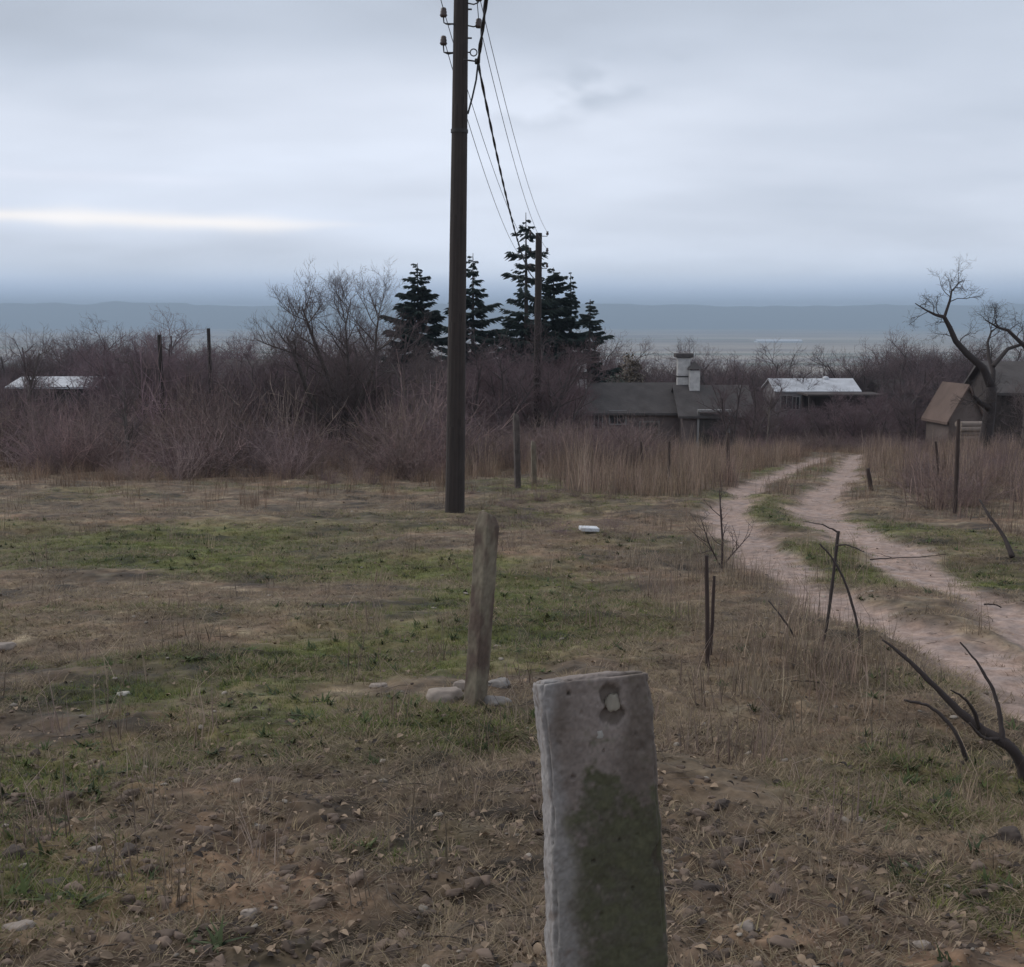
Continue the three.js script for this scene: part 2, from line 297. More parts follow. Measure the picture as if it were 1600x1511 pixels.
// ================================================================ GROUND COVER
const spread = (n0, d0, d1, f) => { const out = [], n = n0 * 1.27; for (let k = 0; k < n; k++) { const d = d0 * Math.pow(d1 / d0, rnd()), x = rr(-0.66, 0.66) * d + rr(-.5, .5), t = f(x, d); if (t) { t.p = t.p || V(x, groundY(x, d) + (t.dy || 0), -d); t.yaw = t.yaw ?? rr(0, 6.28); out.push(t); } } return out; };
function tuft(n, r, h, w, lean0, lean1, bend, c0, c1) {
  const g = new GB();
  for (let k = 0; k < n; k++) { const a = rr(0, 6.28), q = r * Math.sqrt(rnd()), t = rnd(); g.col = c0.map((x, m) => lerp(x, c1[m], t)); g.blade(Math.cos(a) * q, -0.01, Math.sin(a) * q, h * rr(0.5, 1), w * rr(0.6, 1.2), a + rr(-1, 1), rr(lean0, lean1), bend * rr(0.3, 1.2)); }
  return g.geo();
}
srand(11);
const bladeMat = vmat(0.95), HAY0 = [0.13, 0.098, 0.066], HAY1 = [0.30, 0.245, 0.165], GR0 = [0.075, 0.094, 0.024], GR1 = [0.185, 0.205, 0.055];
{
  const matted = [0, 1, 2, 3].map(() => tuft(16, 0.07, 0.085, 0.0045, 0.7, 1.35, 0.7, HAY0, HAY1));
  inst('dead_grass', matted, bladeMat, spread(52000, 2.7, 48, (x, d) => {
    const mud = mudAt(x, d), rd = roadSoft(x, d); if (rnd() < rd * 0.97 || rnd() < mud * 0.72 || fbm(x * 1.3, d * 1.3, 3, 600) < 0.40) return null;
    const k = rr(0.6, 1.25), s = rr(0.6, 1.1) * (1 + d / 26); return { s, sy: s * rr(.6, 1.1), col: [k, k * rr(.9, 1), k * rr(.82, 1)] };
  }), 'matted dead grass lying over the whole field', 'grass');
  const green = [0, 1, 2].map(() => tuft(18, 0.06, 0.06, 0.004, 0.1, 0.9, 0.7, GR0, GR1));
  inst('green_grass', green, bladeMat, spread(80000, 2.7, 60, (x, d) => {
    const g = greenAt(x, d), rd = roadSoft(x, d); if (rnd() > g * 1.1 - 0.06 || rnd() < rd * 0.97) return null;
    const k = rr(0.65, 1.2), s = rr(0.5, 1.0) * (1 + d / 26); return { s, sy: s * rr(.5, 1), col: [k * rr(.85, 1.15), k, k * rr(.8, 1.1)] };
  }), 'short green grass in patches over the field', 'grass');
}
{ // clods, leaf litter, twigs and stone chips of the near ground
  srand(21);
  const clods = [0, 1, 2, 3].map(k => rockGeo(40 + k, 1, 0.62, 0.85, 0.75, 3));
  inst('soil_clods', clods, mat(1, 1, 1, 1), spread(20000, 2.6, 22, (x, d) => { const mud = mudAt(x, d), rd = roadSoft(x, d); if (rnd() > 0.14 + 0.42 * mud || rnd() < rd * .8) return null; const s = 0.008 + 0.036 * Math.pow(rnd(), 5) * (0.5 + mud), k = rr(0.4, 1.2); return { s: s * (1 + d / 14), tx: rr(-.4, .4), tz: rr(-.4, .4), col: [0.175 * k, 0.128 * k, 0.098 * k] }; }), 'crumbled brown soil clods scattered in the foreground', 'soil');
  const leaf = () => { const g = new GB(), n = 4, cu = rr(-1.2, 1.2); g.col = [1, 1, 1]; let last; for (let k = 0; k <= n; k++) { const t = k / n, w = Math.sin(Math.PI * (0.08 + t * 0.88)) * 0.34, y = Math.sin(t * 3 + cu) * 0.16, a = g.v(-w, y + w * .5, t - .5), m = g.v(0, y, t - .5), b = g.v(w, y + w * .6, t - .5); if (last) { g.tri(last[0], last[1], m); g.tri(last[0], m, a); g.tri(last[1], last[2], b); g.tri(last[1], b, m); } last = [a, m, b]; } return g.geo(); };
  const leaves = [0, 1, 2, 3].map(leaf);
  inst('leaf_litter', leaves, bladeMat, spread(9000, 2.6, 16, (x, d) => { const mud = mudAt(x, d), rd = roadSoft(x, d); if (rnd() > 0.3 + 0.6 * mud || rnd() < rd * .95) return null; const dark = rnd() < 0.4, k = dark ? rr(.35, .6) : rr(.7, 1.35); return { s: 0.012 + .03 * Math.pow(rnd(), 2), dy: rr(.001, .012), tx: rr(-.5, .5), tz: rr(-.5, .5), col: dark ? [0.11 * k, 0.085 * k, 0.07 * k] : [0.26 * k, 0.19 * k, 0.13 * k] }; }), 'curled brown leaf litter on the foreground soil', 'leaves');
  const chips = [0, 1, 2].map(k => rockGeo(60 + k, 1, 0.45, 0.75, 0.3, 1));
  inst('stone_chips', chips, mat(1, 1, 1, .9), spread(700, 2.6, 24, (x, d) => { const rd = roadSoft(x, d); if (rd > .5 && rnd() < .5) return null; const k = rr(.6, 1.15); return { s: (0.008 + 0.035 * Math.pow(rnd(), 3)) * (1 + d / 20), tx: rr(-.3, .3), tz: rr(-.3, .3), dy: .004, col: [0.30 * k, 0.26 * k, 0.215 * k] }; }), 'small pale stone chips strewn over the soil', 'stones');
  const twig = () => { const g = new GB(); g.col = [1, 1, 1]; const pts = []; let y = 0, z = -.5, x = 0; for (let k = 0; k < 5; k++) { pts.push(V(x, y, z)); x += rr(-.08, .08); y += rr(-.03, .06); z += .25; } g.tube(pts, [.016, .015, .013, .010, .005], 4); return g.geo(); };
  inst('fallen_twigs', [twig(), twig(), twig()], bladeMat, spread(1400, 2.6, 18, (x, d) => { const rd = roadSoft(x, d); if (rnd() < rd * .9) return null; const k = rr(.4, 1.3); return { s: rr(.05, .17), dy: .008, tx: rr(-.15, .15), col: [0.15 * k, 0.115 * k, 0.09 * k] }; }), 'thin fallen twigs lying across the field', 'twigs');
  // leafy weeds
  const weed = () => { const g = new GB(); for (let k = 0; k < 14; k++) { const a = rr(0, 6.28), t = rnd(); g.col = [lerp(.04, .085, t), lerp(.058, .108, t), lerp(.022, .04, t)]; g.blade(rr(-.03, .03), -.01, rr(-.03, .03), rr(.05, .13), rr(.012, .03), a, rr(.5, 1.2), rr(.2, .9)); } return g.geo(); };
  inst('leafy_weeds', [weed(), weed(), weed()], bladeMat, spread(5200, 2.6, 20, (x, d) => { const g = greenAt(x, d) + (x > 1.1 ? .12 : 0); if (rnd() > g * .6 - .02 || roadSoft(x, d) > .3) return null; const k = rr(.6, 1.2); return { s: rr(.35, .95), sy: rr(.3, .9), col: [k, k, k * rr(.8, 1.2)] }; }), 'low leafy green weeds between the dead grass', 'weeds');
}
{ // dry stalks: on the verge beside the track and in the tall stands by the posts
  srand(31);
  const stalk = (n, r, h, w) => { const g = new GB(); for (let k = 0; k < n; k++) { const a = rr(0, 6.28), q = r * Math.sqrt(rnd()), t = rnd(); g.col = [lerp(.18, .50, t), lerp(.145, .41, t), lerp(.11, .31, t)]; g.blade(Math.cos(a) * q, -0.02, Math.sin(a) * q, h * rr(0.45, 1), w * rr(.6, 1.3), rr(0, 6.28), rr(0, .28), rr(-.1, .7)); if (rnd() < .3) { const h2 = h * rr(.6, 1); g.tube([V(Math.cos(a) * q, 0, Math.sin(a) * q), V(Math.cos(a) * q + rr(-.05, .05), h2 * .6, Math.sin(a) * q + rr(-.05, .05)), V(Math.cos(a) * q + rr(-.12, .12), h2, Math.sin(a) * q + rr(-.12, .12))], [w * .35, w * .3, w * .15], 3); } } return g.geo(); };
  const shortS = [0, 1, 2, 3].map(() => stalk(12, 0.12, 0.42, 0.006));
  const verge = (x, d) => { const c = 0.3 + 0.19 * d, w = 0.22 + 0.07 * d; return Math.exp(-(((x - c) / w) ** 2)); };   // strip between field and track
  inst('verge_stalks', shortS, bladeMat, spread(7000, 3.4, 26, (x, d) => { const m = verge(x, d) * ss(3.2, 5.5, d), rd = roadSoft(x, d), n = fbm(x * 1.1, d * .9, 3, 700); if (rd > .15 || rnd() > m * ss(.38, .62, n) * 1.0 + 0.03) return null; const k = rr(.6, 1.15), s = rr(.45, 1.05) * (1 + d / 60); return { s, sy: s * rr(.5, 1.15), tx: rr(-.15, .15), col: [k, k * rr(.88, 1), k * rr(.85, 1)] }; }), 'thin dry stalks on the verge beside the dirt road', 'dry grass');
  const tallS = [0, 1, 2, 3].map(() => stalk(20, 0.28, 1.15, 0.011));
  const P1 = poly([[725, 752], [800, 745], [880, 765], [960, 790], [1080, 782], [1120, 765], [1180, 742], [1250, 718], [1230, 704], [1000, 706], [725, 712]]), P2 = poly([[1362, 770], [1352, 735], [1365, 708], [1760, 708], [1760, 910], [1600, 868], [1480, 832]]);
  const stand = []; for (let k = 0; k < 4200; k++) { const q = rnd() < .55, d = q ? rr(21, 46) : rr(13, 46), x = q ? rr(-3, 12) : rr(4, 26), s0 = sdPoly(q ? P1 : P2, x, d) + (fbm(x * .7, d * .7, 3, 720) - .5) * 2.2; const pn = fbm(x * .8 + 3, d * .6, 3, 725); if (s0 > 0 || roadSoft(x, d) > .1 || rnd() > ss(.34, .6, pn) + .1) continue; const k2 = rr(.6, 1.2), s = rr(.4, 1.0) * (.5 + pn) * (q && d > 34 ? .75 : 1); stand.push({ p: V(x, groundY(x, d), -d), yaw: rr(0, 6.28), s, sy: s * rr(.6, 1.15), tx: rr(-.12, .12), tz: rr(-.1, .1), col: [k2 * 1.05, k2 * rr(.9, 1), k2 * rr(.88, 1.04)] }); }
  inst('tall_dry_grass', tallS, bladeMat, stand, 'tall pinkish dry grass standing along both sides of the road', 'dry grass');
  // thin low bands of rough growth at the far edge of the field and over the brow
  const band = []; for (let k = 0; k < 3600; k++) { const d = rr(17, 52), x = rr(-.52, .52) * d, m = ss(18, 30, d + (fbm(x * .4, d * .4, 3, 730) - .5) * 12); if (roadSoft(x, d) > .1 || rnd() > m || (greenAt(x, d) > .25 && d < 30)) continue; const k2 = rr(.5, .95), s = rr(.35, .75); band.push({ p: V(x, groundY(x, d), -d), yaw: rr(0, 6.28), s, sy: s * rr(.4, .9), tx: rr(-.3, .3), col: [k2, k2 * .85, k2 * .8] }); }
  for (let k = 0; k < 420; k++) { const d = rr(47.5, 55), u = rr(1195, 1420), x = (u - CX) / F * d, k2 = rr(.9, 1.4), s = rr(.35, .6); band.push({ p: V(x, groundY(x, d), -d), yaw: rr(0, 6.28), s, sy: s * rr(.5, .9), tx: rr(-.3, .3), col: [k2, k2 * .95, k2 * .92] }); }
  inst('rough_grass', tallS, bladeMat, band, 'low rough brown grass at the far edge of the field', 'dry grass');
}
console.log('cover done');

// ================================================================ TREES AND SHRUBS
function limb(g, p, dir, len, r, n, wob, up) {   // one wobbling branch: returns its points and radii
  const pts = [p.clone()], rad = [r], q = p.clone(), d = dir.clone();
  for (let k = 1; k <= n; k++) { d.x += rr(-wob, wob); d.y += rr(-wob, wob) + up; d.z += rr(-wob, wob); d.normalize(); q.addScaledVector(d, len / n); pts.push(q.clone()); rad.push(r * (1 - 0.62 * k / n)); }
  return { pts, rad, dir: d };
}
function sprout(gT, gC, L, level, o) {
  const kids = o.kids[level] || 0; if (!kids) return;
  for (let k = 0; k < kids; k++) {
    const t = o.from + (1 - o.from) * (k + rnd()) / kids, f = t * (L.pts.length - 1), i = Math.min(L.pts.length - 2, Math.floor(f)), p = L.pts[i].clone().lerp(L.pts[i + 1], f - i), r = lerp(L.rad[i], L.rad[i + 1], f - i);
    const ax = L.pts[i + 1].clone().sub(L.pts[i]).normalize(), side = V(rr(-1, 1), rr(-.5, 1), rr(-1, 1)); side.addScaledVector(ax, -side.dot(ax)).normalize();
    const dir = ax.multiplyScalar(rr(.45, .9)).addScaledVector(side, rr(.6, 1.1)).normalize(), len = o.len[level] * rr(.5, 1.15) * (1.15 - .5 * t), R = Math.max(o.min, Math.min(r * .7, o.rad[level] * rr(.7, 1.2)));
    const n = level < 2 ? 4 : 3, B = limb(null, p, dir, len, R, n, o.wob, o.up); (level < o.split ? gT : gC).tube(B.pts, B.rad, level < 2 ? 5 : 3, false);
    sprout(gT, gC, B, level + 1, o);
  }
}
function bareTree(stems, o) {   // stems: [{p, dir, len, r}] or given polylines
  const T = new GB(), C = new GB(); T.col = o.col || [.1, .08, .07]; C.col = o.twig || o.col || [.1, .08, .07];
  for (const s of stems) { const L = s.pts ? s : limb(null, s.p, s.dir, s.len, s.r, 7, o.wob * .6, o.up); T.tube(L.pts, L.rad, 7, true); sprout(T, C, L, 0, o); }
  return [T.geo(), C.geo()];
}
const barkMat = vmat(.95, { side: THREE.FrontSide });
function plantTree(geos, p, turn, s, name, label, group, cat = 'tree') { const o = base(p, turn); o.scale.setScalar(s); part(o, 'trunk', geos[0], barkMat); part(o, 'crown', geos[1], barkMat); return top(o, name, label, cat, group); }
srand(41);
const DARK = [.075, .058, .055], MAUVE = [.15, .108, .112], GREY = [.12, .10, .09];
const optBig = { kids: [7, 6, 5, 4], len: [1.5, .8, .42, .24], rad: [.035, .016, .008, .005], min: .004, wob: .22, up: .05, from: .3, split: 1, col: DARK, twig: [.10, .078, .075] };
// the dark bare tree standing at the brow, right of the road
{
  const D = 43, k = (u, v, z = 0) => at(u, v, D + z), O = at(1537, 706, D), rel = l => l.map(([u, v, z, r]) => [k(u, v, z).sub(O), r]);
  const mk = l => { const a = rel(l); return { pts: a.map(x => x[0]), rad: a.map(x => x[1]) }; };
  const stems = [mk([[1536, 716, 0, .30], [1541, 680, 0, .24], [1547, 640, .05, .21], [1549, 605, .1, .19]]),
    mk([[1549, 605, .1, .17], [1536, 575, 0, .14], [1510, 552, -.3, .12], [1493, 533, -.5, .105], [1484, 512, -.6, .09], [1475, 495, -.7, .075], [1462, 492, -.8, .05], [1446, 484, -1, .03], [1430, 474, -1.1, .016]]),
    mk([[1475, 497, -.7, .06], [1484, 470, -.6, .045], [1487, 455, -.7, .03], [1500, 440, -.8, .016]]),
    mk([[1549, 605, .1, .12], [1552, 580, .4, .09], [1545, 558, .7, .07], [1543, 535, 1, .05], [1549, 518, 1.1, .03], [1566, 506, 1.3, .012]]),
    mk([[1552, 572, .4, .09], [1575, 545, .9, .07], [1602, 536, 1.2, .055], [1630, 520, 1.5, .03], [1660, 498, 1.7, .015]]), mk([[1602, 536, 1.2, .04], [1590, 512, 1, .03], [1570, 497, .7, .02], [1548, 494, .5, .01]]),
    mk([[1620, 560, .2, .1], [1600, 540, -.1, .08], [1575, 516, -.3, .06], [1560, 512, -.5, .04], [1540, 500, -.7, .02]].map(a => a)),
    mk([[1548, 640, .05, .13], [1530, 628, -.5, .09], [1521, 618, -.8, .05]])];
  const geos = bareTree(stems.filter((_, i) => i !== 5), { ...optBig, kids: [7, 5, 4, 2], len: [1.15, .62, .36, .22], rad: [.02, .010, .007, .005], wob: .42, up: -.02, from: .3, col: [.05, .04, .038], twig: [.06, .048, .046] });
  plantTree(geos, O, 0, 1, 'bare_tree', 'dark forked bare tree rising from the dry grass beside the track', null);
}
function genericTree(h, spreadK, o) {
  const stems = []; const n = o.stems || 1;
  for (let k = 0; k < n; k++) { const a = rr(0, 6.28), l = n > 1 ? rr(.15, spreadK) : rr(0, .12); stems.push({ p: V(rr(-.1, .1) * n * .5, -.2, rr(-.1, .1) * n * .5), dir: V(Math.cos(a) * l, 1, Math.sin(a) * l).normalize(), len: h * rr(.72, .95), r: o.r }); }
  return bareTree(stems, o);
}
const treeA = [0, 1, 2].map(() => genericTree(5.0, .9, { ...optBig, stems: 6, r: .07, kids: [8, 6, 5, 2], len: [1.7, .9, .5, .3], rad: [.03, .014, .008, .005], col: [.10, .082, .08], twig: MAUVE, from: .2 }));
const treeB = [0, 1, 2].map(() => genericTree(4.2, .5, { ...optBig, stems: 2, r: .08, kids: [9, 7, 5, 2], len: [1.5, .8, .45, .25], rad: [.028, .013, .008, .005], col: GREY, twig: [.13, .10, .10], from: .25 }));
// big many-limbed bare tree left of the pole
{
  const D = 40, O = at(528, 722, D), mk = l => ({ pts: l.map(([u, v, z]) => at(u, v, D + (z || 0)).sub(O)), rad: l.map(a => a[3]) });
  const stems = [mk([[528, 726, 0, .16], [524, 690, 0, .13], [505, 655, -.2, .10], [480, 610, -.5, .08], [462, 560, -.8, .055], [448, 525, -.9, .03]]),
    mk([[528, 726, .1, .14], [532, 680, .2, .12], [528, 630, .3, .095], [505, 570, .2, .075], [486, 520, .1, .05], [472, 480, 0, .025]]),
    mk([[530, 724, 0, .15], [545, 680, -.3, .12], [560, 630, -.5, .09], [585, 575, -.8, .06], [588, 520, -.9, .035], [594, 480, -1, .015]]),
    mk([[530, 724, 0, .14], [548, 690, .3, .11], [580, 650, .6, .085], [622, 605, .8, .06], [660, 575, 1, .03]]),
    mk([[529, 720, 0, .12], [540, 650, .8, .09], [545, 580, 1.2, .06], [540, 510, 1.5, .03], [548, 470, 1.6, .015]]),
    mk([[526, 722, 0, .10], [500, 700, -.6, .07], [470, 690, -.9, .05], [445, 650, -1.1, .03], [436, 590, -1.2, .015]])];
  plantTree(bareTree(stems, { ...optBig, kids: [15, 8, 5, 3], len: [1.9, 1.05, .55, .3], rad: [.028, .014, .008, .006], wob: .17, up: .10, from: .15, col: [.095, .078, .07], twig: [.14, .11, .105] }), O, 0, 1, 'bare_tree', 'large bare tree with many spreading limbs beside the utility pole', null);
}
const LEFT = [   // u, base v, d, kind, scale, turn, name, label
  [15, 700, 37, 'B', .98, .3, 'bare_tree', 'crooked bare tree cut off by the edge of the picture above the brambles'],
  [200, 735, 31, 'B', .62, 1.2, 'bare_shrub', 'small twiggy shrub with a thick dark stem before the pale roof'],
  [255, 700, 41, 'B', .95, 2.1, 'bare_tree', 'thin bare tree beside the short dark field post'],
  [330, 700, 43, 'A', .90, 3.4, 'bare_tree', 'bare tree of upright stems among the distant sheds'],
  [400, 715, 38, 'A', .72, 4.4, 'bare_shrub', 'rounded bare shrub between the sheds and the large spreading tree'],
  [610, 715, 42, 'A', 1.08, 5.3, 'bare_tree', 'dense bare tree in front of the shorter spruce'],
  [668, 720, 38, 'B', .90, .9, 'bare_tree', 'bare tree standing close behind the near utility pole'],
  [745, 712, 43, 'A', .90, 2.6, 'bare_tree', 'bare tree between the utility pole and the tall thin spruce'],
  [800, 712, 45, 'A', 1.05, 1.6, 'bare_tree', 'dark bare tree beneath the tallest spruce'],
  [846, 712, 46, 'A', .98, 3.9, 'bare_tree', 'tall reddish bare tree just beside the farther utility pole'],
  [888, 712, 48, 'B', .5, 5.9, 'bare_shrub', 'low bare shrub just short of the white banded chimney'],
  [1150, 705, 58, 'A', .95, 2.2, 'bare_tree', 'bare tree at the end of the cottage with twin chimneys'],
  [1195, 703, 54, 'B', .80, .4, 'bare_shrub', 'dark bare shrub where the road passes over the brow'],
  [1440, 705, 60, 'A', .85, 4.9, 'bare_tree', 'low bare tree in front of the terracotta roofed shed'],
  [1590, 712, 34, 'B', .70, 3.0, 'bare_shrub', 'bare shrub beside the dark forked tree and the timber shed']];
for (const [u, v, d, kind, s, turn, name, label] of LEFT) { const p = at(u, v, d); p.y = groundY(p.x, d) - .05; plantTree((kind === 'A' ? treeA : treeB)[Math.floor(turn * 7) % 3], p, turn, s, name, label, name === 'bare_tree' ? 'bare trees along the brow' : 'bare shrubs along the brow'); }
// bramble thicket
{
  srand(51);
  const bush = () => { const T = new GB(); for (let k = 0; k < 34; k++) { const a = rr(0, 6.28), l = rr(.1, 1.3), t = rnd(); T.col = [lerp(.17, .38, t), lerp(.135, .30, t), lerp(.128, .28, t)]; const L = limb(null, V(rr(-.35, .35), -.05, rr(-.35, .35)), V(Math.cos(a) * l, 1, Math.sin(a) * l).normalize(), rr(.9, 2.0), rr(.006, .011), 5, .16, -.05); T.tube(L.pts, L.rad, 3, false); for (let m = 0; m < 5; m++) { const i = 1 + Math.floor(rnd() * 4), B = limb(null, L.pts[i], V(rr(-1, 1), rr(-.2, 1), rr(-1, 1)).normalize(), rr(.25, .7), .005, 3, .25, 0); T.tube(B.pts, B.rad, 3, false); } } return T.geo(); };
  const vars = [bush(), bush(), bush(), bush()], list = [];
  const put = (x, d, s, sy, k) => list.push({ p: V(x, groundY(x, d) - .03, -d), yaw: rr(0, 6.28), s, sy, col: [k, k * rr(.84, 1), k * rr(.80, 1.02)] });
  for (let k = 0; k < 470; k++) { const d = rr(25, 50), u = rr(-90, 715), x = (u - CX) / F * d, edge = 27.5 + 3.5 * (fbm(x * .3, 3, 3, 800) - .5) * 2; const pn = fbm(x * .33, d * .25, 3, 810); if (d < edge + 5 * (pn - .5) || rnd() > ss(.30, .52, pn) + .12) continue; const gap = 1 - .6 * Math.exp(-(((u - 530) / 75) ** 2)); const s = (u > 20 && u < 200 ? .82 : 1) * (rr(.55, 1.2) * ss(23, 33, d) + .25) * gap * (.7 + .6 * pn); put(x, d, s, s * rr(.55, 1.0) * (.65 + .8 * fbm(x * .22, d * .1, 3, 820)) * 1.35, rr(.5, 1.2)); }
  for (let k = 0; k < 260; k++) { const d = rr(32, 52), u = rr(725, 1010), x = (u - CX) / F * d; if (roadSoft(x, d) > .05) continue; const s = rr(.55, 1.0); put(x, d, s, s * rr(.7, 1.05), rr(.6, 1)); }
  for (let k = 0; k < 200; k++) { const d = rr(48, 62), u = rr(1160, 1640), x = (u - CX) / F * d; const s = rr(.5, .85); put(x, d, s, s * rr(.6, 1), rr(.5, .85)); }
  for (let k = 0; k < 90; k++) { const d = rr(19, 42), u = rr(1400, 1660), x = (u - CX) / F * d; if (sdPoly(trackB, x, d) < 1) continue; const s = rr(.35, .62); put(x, d, s, s * rr(.6, 1), rr(.6, .95)); }
  for (let k = 0; k < 46; k++) { const d = rr(14, 25), u = rr(720, 1000), x = (u - CX) / F * d; const s = rr(.12, .22); put(x, d, s, s * rr(.6, 1), rr(.6, .9)); }
  inst('bramble_thicket', vars, barkMat, list, 'tangled purple brown bramble thicket along the brow of the field', 'brambles');
  // scrub of thin bare trees behind the brambles, one mass
  const scrub = []; srand(57);
  for (let k = 0; k < 150; k++) { const d = rr(44, 72), u = rr(-60, 700), low = u > 20 && u < 200 ? .62 : 1, x = (u - CX) / F * d, s = low * rr(.85, 1.3) * (u < 160 ? .85 : 1) * (d / 55) * (.75 + .5 * fbm(u * .012, 3, 2, 830)), kk = rr(.9, 1.5); scrub.push({ p: V(x, groundY(x, d) - .1, -d), yaw: rr(0, 6.28), s, sy: s * rr(.8, 1.05), col: [kk, kk * .97, kk * 1.02] }); }
  for (let k = 0; k < 46; k++) { const d = rr(54, 70), u = rr(720, 850), x = (u - CX) / F * d, s = rr(.8, 1.15), kk = rr(.8, 1.2); scrub.push({ p: V(x, groundY(x, d) - .1, -d), yaw: rr(0, 6.28), s, sy: s * rr(.85, 1.1), col: [kk * 1.05, kk * .95, kk] }); }
  for (let k = 0; k < 60; k++) { const d = rr(60, 92), u = k < 44 ? rr(1130, 1480) : rr(1480, 1660), x = (u - CX) / F * d, s = rr(.55, .95), kk = rr(.7, 1.1); scrub.push({ p: V(x, groundY(x, d) - .1, -d), yaw: rr(0, 6.28), s, sy: s * rr(.7, 1.0), col: [kk, kk * .95, kk] }); }
  inst('bare_scrub', [...treeA, ...treeB].map(g => mergeGeometries(g)), barkMat, scrub, 'mauve haze of thin bare scrub rising behind the brambles', 'scrub');
  // far wood below the brow, one mass
  const far = [], gs = [...treeA, ...treeB].map(g => mergeGeometries(g)); srand(61);
  for (let k = 0; k < 900; k++) { const d = k < 700 ? rr(100, 190) : rr(190, 420), x = rr(-.55, .55) * d, u = x / d * F + CX;  const s = rr(1.8, 2.3) * (d > 190 ? 1.3 : 1) * (u > 1330 || u < 1180 ? 1.05 : .92), kk = rr(.7, 1.1); far.push({ p: V(x, Ht(x, d, 0) - .2, -d), yaw: rr(0, 6.28), s, sy: s * rr(.8, 1.1), col: [kk, kk, kk] }); }
  inst('distant_wood', gs, barkMat, far, 'bare winter wood on the lower slope behind the houses', 'wood');
}
// spruces
function spruce(h, w, o = {}) {
  const T = new GB(), N = new GB(); T.col = [.07, .055, .048]; T.tube([V(0, -.3, 0), V(0, h * .5, 0), V(.05, h * .99, .03)], [h * .014 + .05, h * .009 + .02, .02], 7);
  const whorls = Math.round(h * 2.3), open = o.open || 0;
  for (let k = 0; k < whorls; k++) {
    const t = clamp((k + .3 + rr(-.5, .5)) / whorls, .01, .995), y = h * (.08 + .90 * t), L = w * .5 * Math.pow(1 - t, o.pow || .85) * rr(.55, 1.2) + .12, nb = Math.round((7 + rr(-1, 2)) * (1 - (t > .5 ? open * .62 : 0)));
    for (let b = 0; b < nb; b++) {
      const a = b / nb * 6.28 + rr(-.35, .35) + k * 1.3, l = L * rr(.45, 1.3), yj = rr(-.45, .4), droop = rr(.0, .34) + .18 * (1 - t), cx = Math.cos(a), cz = Math.sin(a), pts = [];
      for (let m = 0; m <= 5; m++) { const s = m / 5; pts.push(V(cx * l * s, y + yj + l * (.28 * s - droop * 2.2 * s * (1 - .55 * s)), cz * l * s)); }
      T.tube(pts, pts.map((_, m) => .022 * (1 - m / 6)), 3, false);
      const np = Math.max(6, Math.round(l * (open && t > .5 ? 6 + 8 * (1 - open) : 24)));
      for (let m = 0; m < np; m++) {
        const s = Math.pow((m + rnd()) / np, .8), i = Math.min(4, Math.floor(s * 5)), p = pts[i].clone().lerp(pts[i + 1], s * 5 - i), kk = rr(.5, 1.4); N.col = [.026 * kk, .042 * kk, .034 * kk];
        for (const sd of [-1, 1]) {
          const q = rr(.55, 1.1) * sd, ll = Math.min(.85, .18 + l * .42) * rr(.6, 1.15) * (1.1 - s * .5), dx = cx * Math.cos(q) - cz * Math.sin(q), dz = cz * Math.cos(q) + cx * Math.sin(q), hang = rr(.15, .65), ww = ll * rr(.10, .2);
          const e = V(p.x + dx * ll, p.y - hang * ll, p.z + dz * ll), md = V(p.x + dx * ll * .5, p.y - hang * ll * .3, p.z + dz * ll * .5);
          N.quad(p, V(md.x - dz * ww, md.y - rr(0, .06), md.z + dx * ww), e, V(md.x + dz * ww, md.y - rr(0, .12), md.z - dx * ww));
          N.quad(p, V(md.x, md.y + ww * .5, md.z), e, V(md.x, md.y - ww * 1.3, md.z));
        }
      }
    }
  }
  return [T.geo(), N.geo()];
}
